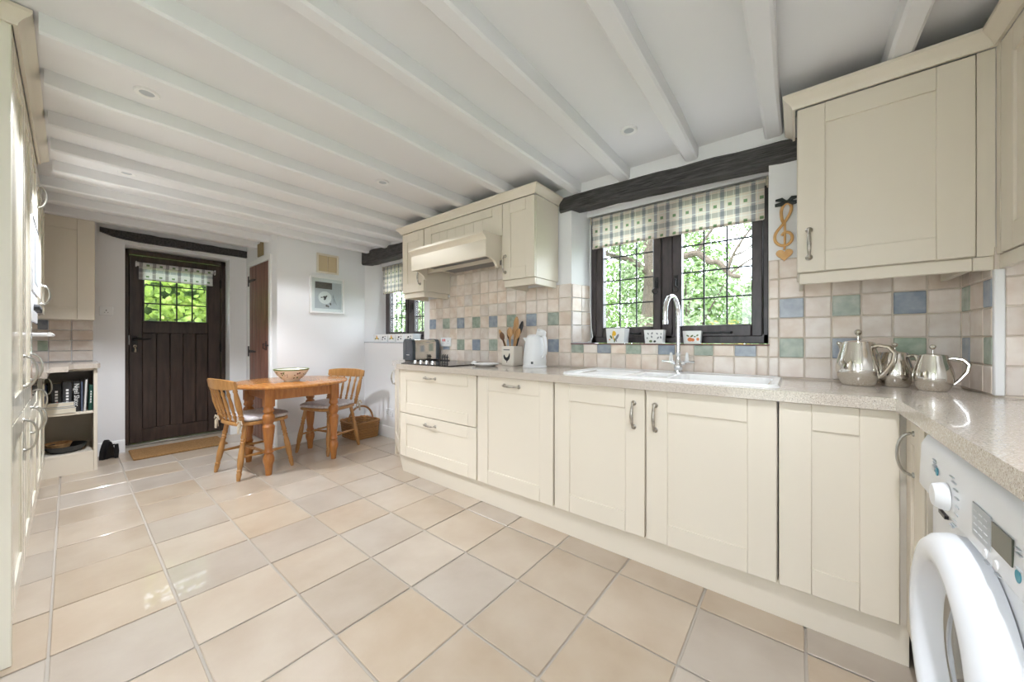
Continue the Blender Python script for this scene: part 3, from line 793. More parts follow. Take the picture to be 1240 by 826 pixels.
# integrated dishwasher
u = thing('dishwasher', (-1.39, 2.0, 0), 'cream fronted integrated dishwasher with one handle along its top rail', 'dishwasher')
part('carcass', MB().box((-1.692, YF+.001, .15), (-1.088, 2.27, .868)), 'cream', u)
front(u, T(-1.692, YF, ZB), .604, ZT-ZB, 'door', .095, .095, (.30, .667), horiz=True)
# sink cabinet with two doors
u = thing('sink_cabinet', (-.568, 2.0, 0), 'cream double door base cabinet below the white sink', 'cabinet')
part('carcass', MB().box((-1.080, YF+.001, .15), (-.060, 2.27, .72)), 'cream', u)
part('front_rail', MB().box((-1.080, YF+.001, .72), (-.060, YF+.020, .868)), 'cream', u)
front(u, T(-1.080, YF, ZB), .510, ZT-ZB, 'door', .098, .098, (.456, .588))
front(u, T(-.566, YF, ZB), .506, ZT-ZB, 'door', .098, .098, (.044, .588))
# corner cabinet, fixed panel
u = thing('corner_cabinet', (.11, 2.0, 0), 'cream fixed corner panel without handle in the base run', 'cabinet')
part('carcass', MB().box((-.056, YF+.001, .15), (.845, 2.27, .868)), 'cream', u)
front(u, T(-.056, YF, ZB), .326, ZT-ZB, 'door', .099, .099)
# angled end cabinet
th = math.atan2(-.25, .455)
u = thing('end_cabinet', (-2.85, 2.05, 0), 'cream angled cabinet closing the end of the run beside the hob', 'cabinet')
part('carcass', MB().prism([(-2.594, YF+.012), (-3.036, 1.998), (-3.036, 2.27), (-2.594, 2.27)], .15, .868), 'cream', u)
mt = T(-3.042, 1.997, ZB) @ Rz(th)
front(u, mt, .497, ZT-ZB, 'door', .085, .09, (.05, .60))
part('end_panel', MB().box((-3.056, 1.985, 0), (-3.038, 2.28, .868), .002), 'cream', u)
# plinth
pt = MB().sweep([(0, 0), (.016, 0), (.016, .148), (0, .148)], [(-3.036, 2.04), (-2.60, 1.787), (.295, 1.787)][:])
solo('plinth', pt, 'cream', 'long cream plinth board running below the base units', 'plinth')
# return cabinet beside the washing machine
u = thing('return_cabinet', (.56, 1.63, 0), 'narrow cream base cabinet beside the washing machine', 'cabinet')
part('carcass', MB().box((.302, 1.512, .15), (.845, 1.748, .868)), 'cream', u)
mt = T(.301, 1.727, ZB) @ Rz(-PI/2)
front(u, mt, .213, ZT-ZB, 'door', .06, .09, (.10, .60), 'dee')
part('plinth_board', MB().box((.315, 1.512, 0), (.331, 1.765, .148)), 'cream', u)
part('side_panel', MB().box((.285, 1.500, 0), (.845, 1.511, .868)), 'cream', u)

# worktop
w = MB()
ZW0, ZW = .868, .910
w.prism([(-3.078, 1.968), (-2.606, 1.706), (-1.02, 1.706), (-1.02, 2.284), (-3.078, 2.284)], ZW0, ZW)
w.box((-1.02, 1.706, ZW0), (-.10, 1.80, ZW)); w.box((-1.02, 2.225, ZW0), (-.10, 2.284, ZW))
w.prism([(-.10, 1.706), (.255, 1.706), (.255, .42), (.846, .42), (.846, 1.968), (.524, 1.968), (.524, 2.284), (-.10, 2.284)], ZW0, ZW)
wt = solo('worktop', w, 'worktop', 'L-shaped speckled stone worktop running below the window and over the washing machine', 'worktop', smooth=False)
# wall side of the worktop joint
# sink ---------------------------------------------------------------
def rr_sd(x, y, cx, cy, hx, hy, r):
    qx, qy = abs(x-cx)-hx+r, abs(y-cy)-hy+r
    return math.hypot(max(qx, 0), max(qy, 0))+min(max(qx, qy), 0)-r
def sm(a, b, x):
    t = max(0, min(1, (x-a)/(b-a))); return t*t*(3-2*t)
sx0, sx1, sy0, sy1 = -1.075, -.052, 1.775, 2.265
nx, ny = 112, 52
vs = []; fs = []
cx, cy, hx, hy = (sx0+sx1)/2, (sy0+sy1)/2, (sx1-sx0)/2, (sy1-sy0)/2
for i in range(nx+1):
    for j in range(ny+1):
        x, y = sx0+(sx1-sx0)*i/nx, sy0+(sy1-sy0)*j/ny
        # squash grid into a rounded rectangle outline
        d = rr_sd(x, y, cx, cy, hx, hy, .05)
        if d > 0:
            ux, uy = x-(cx+math.copysign(hx-.05, x-cx)), y-(cy+math.copysign(hy-.05, y-cy)); l = math.hypot(ux, uy)
            x -= ux/l*d; y -= uy/l*d; d = 0
        z = .905+.017*sm(0, .010, -d)-.004*sm(.018, .03, -d)
        b1 = rr_sd(x, y, -.295, 1.985, .205, .165, .06); b2 = rr_sd(x, y, -.60, 2.0, .072, .12, .05); dn = rr_sd(x, y, -.875, 2.005, .155, .185, .05)
        z -= .150*sm(.004, -.035, b1)+.10*sm(.004, -.03, b2)+.012*sm(.004, -.012, dn)
        if dn < -.03: z += .004*(0.5+0.5*math.cos((y-1.85)*2*PI/.045))*sm(-.03, -.05, dn)
        vs.append((x, y, z))
for i in range(nx):
    for j in range(ny): fs.append((i*(ny+1)+j, (i+1)*(ny+1)+j, (i+1)*(ny+1)+j+1, i*(ny+1)+j+1))
mb = MB(); mb.add(vs, fs); mb.recalc = False
snk = thing('kitchen_sink', (cx, cy, .905), 'white ceramic inset sink with drainer below the window', 'sink')
part('basin', mb, 'ceramic', snk)
for (x, y, z) in ((-.295, 1.985, .7685), (-.60, 2.0, .8185)): part('drain', MB().lathe([(0, .0), (.012, .0), (.022, .002), (.03, .001), (.03, -.003)], 18, T(x, y, z)), 'chrome', snk)
# tap ------------------------------------------------------------------
tx, ty, tz = -.535, 2.205, .9175
tp = thing('mixer_tap', (tx, ty, tz), 'tall chrome swan neck mixer tap with two levers behind the sink', 'tap')
part('base', MB().lathe([(0, 0), (.027, 0), (.027, .006), (.020, .014), (.024, .026), (.026, .036), (.020, .05), (.013, .075), (.0115, .105), (.014, .110), (.014, .116), (.0, .117)], 20, T(tx, ty, tz)), 'chrome', tp)
R_ = .098
pts = [(tx, ty, tz+.11), (tx, ty, tz+.22), (tx, ty, tz+.33)]
for i in range(1, 15):
    a = PI*i/14*1.04; pts.append((tx-.018*(1-math.cos(a))/2, ty-R_*(1-math.cos(a)), tz+.335+R_*math.sin(a)*1.0))
e = pts[-1]; pts.append((e[0], e[1], e[2]-.035))
part('spout', MB().tube(pts, .0115, 14), 'chrome', tp)
part('nozzle', MB().lathe([(0, 0), (.0135, 0), (.0135, .02), (.0115, .022)], 14, T(e[0], e[1], e[2]-.05)), 'chrome', tp)
for s in (-1, 1):
    lv = MB().tube([(tx+s*.016, ty, tz+.05), (tx+s*.036, ty-.004, tz+.060)], [.010, .011], 10)
    lv.tube([(tx+s*.036, ty-.004, tz+.060), (tx+s*.060, ty-.008, tz+.064), (tx+s*.088, ty-.012, tz+.064)], [.006, .0055, .007], 10)
    l = part('lever', lv, 'chrome', tp)
    part('knob', MB().lathe([(0, 0), (.009, 0), (.011, .012), (.007, .05), (.0, .055)], 12, T(tx+s*.043, ty+.012, tz+.062)), 'ceramic', l)

# ================================================================== WALL CABINETS
def cornice(path, label, z0=2.10):
    pr = [(0, 0), (.010, 0), (.012, .010), (.022, .024), (.036, .036), (.042, .044), (.042, .056), (0, .056)]
    mb = MB().sweep([(a, z0+b) for a, b in pr], path)
    return solo('cornice', mb, 'cream', label, 'cornice')
YU = 1.99   # back plane of wall fronts (front at 1.97)
def wall_cab(x0, x1, z0, label, hpos, pel=.048, st=.075):
    u = thing('wall_cabinet', ((x0+x1)/2, 2.14, z0-pel), label, 'cabinet')
    part('carcass', MB().box((x0, YU+.001, z0), (x1, YW-.012, 2.10), .001), 'cream', u)
    front(u, T(x0, YU, z0), x1-x0, 2.098-z0, 'door', st, .085, hpos)
    p = MB().box((x0+.008, YU-.006, z0-pel), (x1-.006, YU+.012, z0-.001), .003); p.box((x1-.024, YU+.012, z0-pel), (x1-.006, YW-.03, z0-.001), .003); p.box((x0+.008, YU+.012, z0-pel), (x0+.024, YW-.03, z0-.001), .003)
    part('pelmet', p, 'cream', u)
    return u
wall_cab(-2.91, -2.587, 1.545, 'narrow cream wall cabinet left of the cooker hood, beside the far window', (.275, .125))
wall_cab(-1.672, -1.385, 1.538, 'narrow cream wall cabinet between the cooker hood and the sink window', (.030, .115))
bc = wall_cab(0.0, .487, 1.393, 'large cream wall cabinet above the three steel pots', (.040, .120), st=.092)
part('filler', MB().box((.488, YU-.014, 1.393), (.5285, YU+.014, 2.10)), 'cream', bc)
part('pelmet', MB().box((.4815, YU-.006, 1.345), (.5285, YU+.012, 1.392), .002), 'cream', bc)
# return wall cabinet above the washing machine
u = thing('wall_cabinet', (.69, 1.67, 1.345), 'cream wall cabinet on the return above the washing machine', 'cabinet')
part('carcass', MB().box((.551, 1.372, 1.393), (.846, 1.962, 2.10)), 'cream', u)
part('corner_post', MB().box((.5295, 1.945, 1.393), (.551, 1.974, 2.10)), 'cream', u)
front(u, T(.550, 1.944, 1.393) @ Rz(-PI/2), .572, .705, 'door', .088, .085, (.53, .12))
part('pelmet', MB().box((.536, 1.375, 1.345), (.554, 1.974, 1.392), .002), 'cream', u)
cornice([(-.006, YW), (-.006, YU-.020), (.531, YU-.020), (.531, 1.372)], 'cream cornice along the top of the corner wall cabinets')
# cooker hood canopy --------------------------------------------------
u = thing('cooker_hood', (-2.13, 2.1, 1.64), 'cream mantel style cooker hood canopy with curved brackets above the hob', 'cooker hood')
hx0, hx1 = -2.585, -1.674
part('frieze', MB().box((hx0, YU, 1.70), (hx1, YU+.02, 2.10)), 'cream', u)
fr = part('front_panel', MB().box((hx0+.002, YU-.018, 1.87), (hx0+.10, YU, 2.098), .002).box((hx1-.10, YU-.018, 1.87), (hx1-.002, YU, 2.098), .002).box((hx0+.10, YU-.018, 2.03), (hx1-.10, YU, 2.098), .002), 'cream', u)
for k in range(7):
    bw = (hx1-hx0-.20)/7
    part('board', MB().box((hx0+.10+bw*k+.0005, YU-.010, 1.87), (hx0+.10+bw*(k+1)-.0005, YU, 2.03), .002), 'cream', u)
mx0, mx1 = -2.56, -1.695
prof = [(YU, 1.695), (1.825, 1.695), (1.822, 1.700), (1.822, 1.808), (1.826, 1.815), (1.818, 1.828), (1.802, 1.842), (1.790, 1.850), (1.790, 1.868), (YU, 1.868)]
n = len(prof); mb = MB()
pv = [(mx0, a, b) for a, b in prof]+[(mx1, a, b) for a, b in prof]
# hollow underneath: shell of front, ends and top
shell = MB().add([(mx0, a, b) for a, b in prof[1:]]+[(mx1, a, b) for a, b in prof[1:]], [(i, i+1, n-1+i+1, n-1+i) for i in range(n-2)])
shell.add([(mx0, a, b) for a, b in prof]+[(mx1, a, b) for a, b in prof], [tuple(range(n)), tuple(range(n, 2*n))])
shell.box((mx0+.001, 1.8225, 1.696), (mx1-.001, 1.842, 1.80))
part('mantel', shell, 'cream', u)
for x in (mx0+.002, mx1-.024):
    cb = [(YU-.018, 1.80), (1.83, 1.80), (1.83, 1.70)] + [(1.83+.10*math.sin(t)*1.15, 1.70-.062*(1-math.cos(t))) for t in [PI/2*i/8 for i in range(1, 9)]] + [(YU-.018, 1.637)]
    part('bracket', MB().prism([(a, b) for a, b in cb], x, x+.022, Matrix(((0, 0, 1, 0), (1, 0, 0, 0), (0, 1, 0, 0), (0, 0, 0, 1)))), 'cream', u)
part('underside', MB().box((mx0+.02, 1.842, 1.735), (mx1-.02, YW-.03, 1.745)), 'cream', u)
part('filter', MB().box((mx0+.10, 1.86, 1.725), (mx1-.10, 2.22, 1.736), .003), 'mesh', u)
cornice([(-2.912, YW), (-2.912, YU-.020), (-1.383, YU-.020), (-1.383, YW)], 'cream cornice along the top of the hood cabinets')

# ================================================================== LEFT RUN
YB = -.142   # back plane of the fronts (face at -.122)
def tall(x0, x1, label, split=.81, hx='far'):
    u = thing('tall_cabinet', ((x0+x1)/2, -.43, 0), label, 'cabinet')
    part('carcass', MB().box((x0, -.71, .14), (x1, YB-.001, 2.226)), 'cream_gloss', u)
    w_ = x1-x0
    mt = T(x1, YB, .14) @ Rz(PI)
    hp = w_-.05
    front(u, mt, w_, split-.142, 'door', .085, .085, (hp, split-.14-.11), 'dee', 'cream_gloss')
    front(u, T(x1, YB, split) @ Rz(PI), w_, 2.165-split, 'door', .085, .085, (hp, .16), 'dee', 'cream_gloss')
    part('plinth_board', MB().box((x0, -.175, 0), (x1, -.160, .138)), 'cream_gloss', u)
    return u
t1 = tall(-2.60, -2.092, 'tall cream larder cabinet at the open end of the left run')
part('end_panel', MB().box((-2.090, -.72, 0), (-2.070, -.122, 2.226), .002), 'cream_gloss', t1)
tall(-3.05, -2.602, 'tall cream cabinet between the larder and the oven housing')
# oven housing
u = thing('oven_housing', (-3.350, -.43, 0), 'cream tall housing holding the built-in oven and microwave', 'cabinet')
part('carcass', MB().box((-3.570, -.71, .14), (-3.052, YB-.001, 2.226)), 'cream_gloss', u)
front(u, T(-3.052, YB, 1.76) @ Rz(PI), .518, .404, 'door', .08, .08, (.47, .20), 'dee', 'cream_gloss')
front(u, T(-3.052, YB, .14) @ Rz(PI), .518, .60, 'door', .085, .085, (.47, .50), 'dee', 'cream_gloss')
part('plinth_board', MB().box((-3.570, -.175, 0), (-3.052, -.160, .138)), 'cream_gloss', u)
part('trim_panel', MB().box((-3.565, YB, .745), (-3.056, -.125, .80)), 'cream_gloss', u)
o = thing('microwave', (-3.350, -.2, 1.36), 'white built-in microwave above the oven in the left run', 'microwave')
part('door', MB().box((-3.565, YB+.001, 1.36), (-3.060, -.118, 1.755), .004), 'washer', o)
part('window', MB().box((-3.520, -.118, 1.42), (-3.250, -.116, 1.70)), 'grey_pl', o)
part('vent_slot', MB().box((-3.555, -.1185, 1.735), (-3.070, -.116, 1.745)), 'black', o)
o = thing('wall_oven', (-3.350, -.2, .81), 'steel fronted built-in oven with bar handle below the microwave', 'oven')
part('door', MB().box((-3.565, YB+.001, .805), (-3.060, -.120, 1.20), .004), 'chrome', o)
part('control_panel', MB().box((-3.565, YB+.001, 1.204), (-3.060, -.120, 1.355), .004), 'washer', o)
hb = MB().tube([(-3.550, -.066, 1.135), (-3.080, -.066, 1.135)], .011, 10)
for x in (-3.500, -3.120): hb.tube([(x, -.121, 1.135), (x, -.066, 1.135)], .008, 8)
part('handle', hb, 'white_pl', o)
for k in range(3): part('knob', MB().lathe([(0, 0), (.018, 0), (.016, .02), (0, .021)], 14, T(-3.200-.13*k, -.120, 1.28) @ Rx(-PI/2)), 'black', o)
cornice([(-2.068, -.70), (-2.068, -.120), (-3.57, -.120), (-3.57, -.70)], 'cream cornice along the top of the tall left run', 2.168)
# base and wall unit past the oven housing
u = thing('base_cabinet', (-4.27, -.43, 0), 'cream base cabinet between the oven housing and the shelf unit', 'cabinet')
part('carcass', MB().box((-4.640, -.71, .14), (-3.575, YB-.001, .868)), 'cream_gloss', u)
front(u, T(-4.106, YB, .14) @ Rz(PI), .530, .72, 'door', .075, .085, (.48, .60), 'dee', 'cream_gloss')
front(u, T(-3.575, YB, .14) @ Rz(PI), .528, .72, 'door', .075, .085, (.05, .60), 'dee', 'cream_gloss')
part('plinth_board', MB().box((-4.64, -.175, 0), (-3.575, -.160, .138)), 'cream_gloss', u)
u = thing('wall_cabinet', (-4.27, -.58, 1.30), 'cream wall cabinet over the worktop past the oven housing', 'cabinet')
part('carcass', MB().box((-4.62, -.71, 1.30), (-3.575, YB-.001, 2.15)), 'cream_gloss', u)
front(u, T(-3.575, YB, 1.30) @ Rz(PI), .520, .85, 'door', .08, .085, (.47, .12), 'dee', 'cream_gloss')
front(u, T(-4.097, YB, 1.30) @ Rz(PI), .520, .85, 'door', .08, .085, (.05, .12), 'dee', 'cream_gloss')
w = MB().prism([(-4.64, .165), (-5.19, .165), (-5.19, -.71), (-3.575, -.71), (-3.575, -.085), (-4.16, -.085), (-4.20, -.005), (-4.52, -.005), (-4.575, .02), (-4.60, .10), (-4.615, .15)], .872, .910)
solo('worktop', w, 'worktop', 'short pale worktop over the book shelf unit near the entrance', 'worktop', smooth=False)
# corner wall cabinet above the books
u = thing('wall_cabinet', (-5.02, -.13, 1.28), 'tall cream wall cabinet above the book shelf unit', 'cabinet')
part('carcass', MB().box((-5.19, -.41, 1.285), (-4.871, .142, 2.16)), 'cream', u)
front(u, T(-4.870, -.41, 1.285) @ Rz(PI/2), .552, .875, 'door', .10, .10, (.05, .12), 'dee')
part('cornice_strip', MB().box((-5.19, -.41, 2.16), (-4.86, .13, 2.20), .004), 'cream', u)

# book shelf unit
u = thing('shelf_unit', (-4.92, -.13, 0), 'open cream shelf unit filled with books near the entrance door', 'shelf')
sx0, sx1, s0, s1 = -5.19, -4.65, -.44, .15
part('side_panel', MB().box((sx0, s1-.022, 0), (sx1, s1, .872), .002), 'cream', u)
part('side_panel', MB().box((sx0, s0, 0), (-4.66, s0+.02, .872), .002), 'cream', u)
part('back_panel', MB().box((sx0, s0+.02, .0), (sx0+.015, s1-.022, .872)), 'cream', u)
part('shelf', MB().box((sx0+.015, s0+.02, .490), (sx1-.003, s1-.022, .512), .002), 'cream', u)
part('shelf', MB().box((sx0+.015, s0+.02, .150), (sx1-.003, s1-.022, .172), .002), 'cream', u)
part('plinth_board', MB().box((sx1-.022, s0+.02, .0), (sx1-.004, s1-.022, .150)), 'cream', u)
part('top_rail', MB().box((sx1-.03, s0+.02, .852), (sx1-.004, s1-.022, .872)), 'cream', u)

# books -------------------------------------------------------------
def book(y0, y1, z0, h, d, m, label, title=None, tm='textw', lean=0.0, accentm=None, tsize=None, xf=-4.675):
    b = thing('book', (xf-d/2, (y0+y1)/2, z0), label, 'book', 'books on the shelf unit')
    mt = T(xf, (y0+y1)/2, z0) @ Rx(lean)
    t = (y1-y0)/2
    part('cover', MB().box((-d, -t, 0), (0, -t+.003, h), 0, mt).box((-d, t-.003, 0), (0, t, h), 0, mt).box((-.004, -t, 0), (0, t, h), .001, mt), m, b)
    part('pages', MB().box((-d+.004, -t+.003, .003), (-.004, t-.003, h-.004), 0, mt), 'paper', b)
    if title:
        if title == '|':
            for q in range(5): part('spine_print', MB().box((.0002, -t*.28, h*(.30+.10*q)), (.0010, t*.28, h*(.365+.10*q)), 0, mt), tm, b)
        else: text_mesh(title, tsize or t*1.15, tm, mt @ T(.0008, 0, h*.55) @ Rz(PI/2) @ Rx(PI/2) @ Matrix.Rotation(-PI/2, 4, 'Z'), b)
    if accentm: part('emblem', MB().prism([(-t*.6, h*.12), (t*.7, h*.22), (t*.2, h*.40), (-t*.3, h*.30)], 0, .001, mt @ Rz(PI/2) @ Rx(PI/2)), accentm, b)
    return b
zs = .512
book(-.150, -.112, zs, .235, .19, 'bk_navy', 'navy blue book at the inner end of the row', '|', tsize=.028)
book(-.092, -.040, zs, .240, .19, 'bk_black', 'black book with red motif on its spine', '|', accentm='red', tsize=.020)
book(-.036, .014, zs, .252, .20, 'bk_char', 'thick charcoal book with pale spine lettering', '|', tsize=.028)
book(.018, .056, zs, .255, .20, 'bk_black', 'black book with large white name on its spine', 'Nigel Slater', tsize=.040)
book(.060, .071, zs, .245, .19, 'bk_blue', 'thin blue grey book beside the white one')
book(.074, .088, zs+.001, .262, .19, 'bk_white', 'tall thin white book leaning against the green one', lean=-.035)
book(.100, .124, zs+.001, .215, .18, 'bk_green', 'green book at the outer end of the row', '|', tsize=.018, lean=-.02)
b = None
for k, (z, h, y0, y1, m, lb) in enumerate([(zs, .040, -.19, .035, 'bk_white', 'thick white book lying flat in front of the row'),
                                           (zs+.041, .014, -.18, .030, 'bk_blue', 'thin magazine lying between two flat books'),
                                           (zs+.056, .030, -.19, .025, 'bk_white', 'cream book lying on top of the flat pile')]):
    b = thing('book', (-4.662, (y0+y1)/2, z), lb, 'book', 'books on the shelf unit')
    part('cover', MB().box((-4.672, y0, z), (-4.645, y1, z+.002)).box((-4.672, y0, z+h-.002), (-4.645, y1, z+h)), m, b)
    part('pages', MB().box((-4.671, y0+.002, z+.002), (-4.647, y1-.002, z+h-.002)), 'paper', b)
tr = thing('tray', (-4.78, -.02, .172), 'dark shallow dish on the bottom shelf of the shelf unit', 'tray')
part('dish', MB().lathe([(0, .0), (.10, .0), (.13, .03), (.145, .055), (.140, .056), (.12, .03), (.095, .008), (0, .008)], 28, T(-4.80, -.02, .1725) @ Matrix.Diagonal((.9, .82, 1, 1))), 'bk_char', tr)
part('liner', MB().lathe([(0, 0), (.09, .0), (.13, .052), (.127, .053), (.085, .006), (0, .006)], 28, T(-4.83, -.06, .182) @ Matrix.Diagonal((.7, .6, 1.2, 1))), 'spoon', tr)

# ================================================================== THINGS ON THE WORKTOP
ZS = .9105
# hob
hb = thing('hob', (-2.24, 1.99, ZS), 'black ceramic glass hob set in the worktop beside the toaster', 'hob')
part('glass_plate', MB().box((-2.60, 1.745, ZS), (-1.99, 2.245, ZS+.007), .003), 'hob', hb)
for k in range(4):
    x = -2.475+.075*k
    kn = part('knob', MB().lathe([(0, 0), (.019, 0), (.019, .004), (.014, .008), (.013, .024), (0, .025)], 16, T(x, 1.80, ZS+.007)), 'chrome', hb)
    part('pointer', MB().box((x-.0015, 1.787, ZS+.031), (x+.0015, 1.80, ZS+.033)), 'black', kn)
for (x, y, r) in ((-2.42, 2.11, .085), (-2.12, 2.12, .10), (-2.42, 1.93, .07), (-2.12, 1.90, .085)):
    part('ring_mark', MB().lathe([(r-.002, 0), (r, 0), (r, .0005), (r-.002, .0005), (r-.002, 0)], 32, T(x, y, ZS+.0071)), 'greypaint', hb)
# small black trivet at the wall
tv = MB()
for k in range(3): tv.tube([(-2.60+.03*k, 2.20, ZS+.012), (-2.60+.03*k, 2.20, ZS+.055), (-2.592+.03*k, 2.20, ZS+.06)], .006, 6)
tv.box((-2.625, 2.185, ZS+.0), (-2.515, 2.215, ZS+.014), .003); tv.box((-2.615, 2.192, ZS+.034), (-2.525, 2.208, ZS+.044), .003)
solo('trivet_stand', tv, 'black', 'small black metal stand against the tiles behind the hob', 'stand')
# toaster
tt = thing('toaster', (-2.82, 2.13, ZS), 'dark slate toaster with steel sides standing beside the hob', 'toaster')
mt = T(-2.80, 2.12, ZS) @ Rz(math.radians(84))
def rprof(w, h, r, n=5):
    return [(-w/2, 0)] + [(-w/2+r-r*math.cos(t), h-r+r*math.sin(t)) for t in [PI/2*i/n for i in range(n+1)]] + [(w/2-r+r*math.sin(t), h-r+r*math.cos(t)) for t in [PI/2*i/n for i in range(n+1)]] + [(w/2, 0)]
XZ = Matrix(((1, 0, 0, 0), (0, 0, -1, 0), (0, 1, 0, 0), (0, 0, 0, 1)))   # poly (x,z) extruded along -y
YZ = Matrix(((0, 0, 1, 0), (1, 0, 0, 0), (0, 1, 0, 0), (0, 0, 0, 1)))    # poly (y,z) extruded along +x
part('shell', MB().prism(rprof(.165, .185, .035), -.13, .10, mt @ T(0, 0, .018) @ YZ), 'steel', tt)
for a, b in ((-.155, -.128), (.098, .130)): part('end_cap', MB().prism(rprof(.180, .195, .045), a, b, mt @ T(0, 0, .014) @ YZ), 'toaster', tt)
part('printed_name', MB().box((-.1562, -.025, .058), (-.1548, .025, .064), 0, mt), 'grey_pl', tt)
part('base', MB().box((-.145, -.08, 0), (.12, .08, .018), .004, mt), 'black', tt)
for y in (-.035, .035): part('slot', MB().box((-.11, y-.014, .2025), (.085, y+.014, .2045), 0, mt), 'black', tt)
part('lever', MB().box((.128, -.02, .13), (.150, .02, .145), .004, mt), 'black', tt)
# red box beside toaster
rb = MB().box((-3.035, 2.215, ZS), (-2.995, 2.245, ZS+.155), .004)
rb_ = thing('matches_box', (-3.015, 2.23, ZS), 'slim red carton standing behind the toaster', 'box')
part('carton', rb, 'red', rb_)
for z in (.03, .085, .125): part('label_strip', MB().box((-3.03, 2.213, ZS+z), (-3.0, 2.2155, ZS+z+.012)), 'textw', rb_)
# spoon rest
sp = MB().lathe([(0, .004), (.075, .004), (.10, .018), (.112, .022), (.108, .026), (.095, .022), (.07, .010), (0, .009)], 30, T(-1.835, 1.97, ZS-.0038) @ Matrix.Diagonal((.95, .85, 1, 1)))
sp.tube([(-1.935, 1.965, ZS+.018), (-1.955, 1.963, ZS+.024), (-1.975, 1.962, ZS+.016)], [.014, .012, .010], 8)
solo('spoon_rest', sp, 'ceramic', 'white oval spoon rest lying between hob and utensil jar', 'spoon rest')
# utensil jar
jx, jy = -1.735, 2.165
j = thing('utensil_jar', (jx, jy, ZS), 'square cream utensil jar printed with a black hen', 'jar')
part('body', MB().box((jx-.058, jy-.058, ZS), (jx+.058, jy-.051, ZS+.150), .002).box((jx-.058, jy+.051, ZS), (jx+.058, jy+.058, ZS+.150), .002).box((jx-.058, jy-.0515, ZS), (jx-.051, jy+.0515, ZS+.150), .002).box((jx+.051, jy-.0515, ZS), (jx+.058, jy+.0515, ZS+.150), .002).box((jx-.0515, jy-.0515, ZS), (jx+.0515, jy+.0515, ZS+.008)), 'bowl', j)
hen = [(-.030, .045), (-.034, .062), (-.030, .075), (-.022, .070), (-.016, .058), (-.004, .052), (.010, .058), (.018, .072), (.026, .088), (.031, .080), (.030, .060), (.024, .042), (.012, .030), (.004, .026), (.002, .014), (-.004, .014), (-.002, .026), (-.016, .032)]
part('printed_hen', MB().prism(hen, 0, .0008, T(jx-.006, jy-.0582, ZS+.01) @ XZ), 'black', j)
part('printed_word', MB().box((jx-.040, jy-.0592, ZS+.118), (jx+.022, jy-.0578, ZS+.125)), 'print', j)
def spoon(dxx, dyy, tilt_x, tilt_y, L, bowl_w, m, label, flat=.35):
    base = Vector((jx+dxx, jy+dyy, ZS+.095)); d = Vector((tilt_x, tilt_y, 1)).normalized()
    s = thing('cooking_spoon', tuple(base), label, 'spoon', 'wooden spoons in the utensil jar')
    p = [base+d*L*t for t in (0, .35, .62)]
    part('shaft', MB().tube(p, [.006, .006, .007], 8), m, s)
    q = [base+d*L*(.60+.40*t) for t in (0, .12, .3, .5, .7, .88, 1)]
    part('head', MB().tube(q, [.007, .014, bowl_w*.85, bowl_w, bowl_w*.92, bowl_w*.6, .006], 12, flat=flat), m, s)
spoon(-.030, -.01, -.55, .05, .21, .017, 'spoon', 'slim wooden spatula leaning out furthest from the jar', .5)
spoon(-.030, -.03, -.28, -.10, .17, .026, 'spoon_d', 'dark brown wooden spoon at the front of the jar')
spoon(-.012, .0, -.22, .08, .185, .020, 'spoon_d', 'nearly black wooden spoon behind the dark brown one')
spoon(-.005, .02, .02, .10, .225, .028, 'spoon', 'broad wooden spoon upright in the middle of the jar')
spoon(.012, .0, .12, .0, .285, .026, 'spoon', 'tallest wooden spoon in the jar')
spoon(.02, .01, .25, .06, .255, .018, 'black', 'black nylon spoon in the jar', .5)
spoon(.028, -.02, .34, -.05, .20, .022, 'spoon', 'pale wooden spoon leaning towards the kettle')
spoon(.004, -.03, .08, -.12, .20, .030, 'spoon', 'pale rounded wooden spoon at the front of the jar')
# kettle
kx, ky = -1.475, 2.10
k_ = thing('kettle', (kx, ky, ZS), 'white jug kettle with loop handle near the sink window', 'kettle')
part('base', MB().lathe([(0, 0), (.086, 0), (.088, .006), (.084, .016), (0, .017)], 28, T(kx, ky, ZS)), 'white_pl', k_)
part('body', MB().lathe([(0, .017), (.083, .017), (.084, .03), (.082, .07), (.076, .12), (.068, .17), (.062, .205), (.060, .215), (0, .216)], 30, T(kx, ky, ZS)), 'white_pl', k_)
part('lid', MB().lathe([(0, .216), (.056, .216), (.054, .225), (.040, .235), (0, .237)], 26, T(kx, ky, ZS)), 'white_pl', k_)
part('spout', MB().prism([(-.05, .16), (-.082, .212), (-.05, .216)], -.02, .02, T(kx, ky, ZS) @ Rz(math.radians(20)) @ XZ), 'white_pl', k_)
hd = [(.035, .0, .228), (.050, .0, .262), (.078, .0, .252), (.106, .0, .21), (.118, 0, .15), (.112, 0, .10), (.086, 0, .072)]
part('handle', MB().tube([Vector((kx, ky, ZS))+Rz(math.radians(-15)).to_3x3() @ Vector(p) for p in hd], [.016, .018, .016, .014, .013, .012, .010], 10), 'white_pl', k_)
part('lid_grip', MB().box((-.020, -.020, .230), (.05, .020, .280), .012, T(kx, ky, ZS) @ Rz(math.radians(-15)) @ Ry(.25)), 'white_pl', k_)
part('water_gauge', MB().box((-.0855, -.012, .06), (-.066, .004, .17), .003, T(kx, ky, ZS) @ Rz(math.radians(35)) @ Ry(math.radians(4))), 'grey_pl', k_)
part('badge', MB().box((-.008, -.0845, .028), (.008, -.080, .045), .001, T(kx, ky, ZS) @ Rz(math.radians(22))), 'print', k_)
solo('kettle_cable', MB().tube([(kx-.08, ky+.02, ZS+.006), (kx-.12, ky+.03, ZS+.005), (kx-.16, ky+.08, ZS+.006), (kx-.13, ky+.14, ZS+.05), (kx-.125, ky+.168, ZS+.16)], .0035, 6), 'gloss_white', 'thin white cable running from the kettle to the tiles', 'cable')
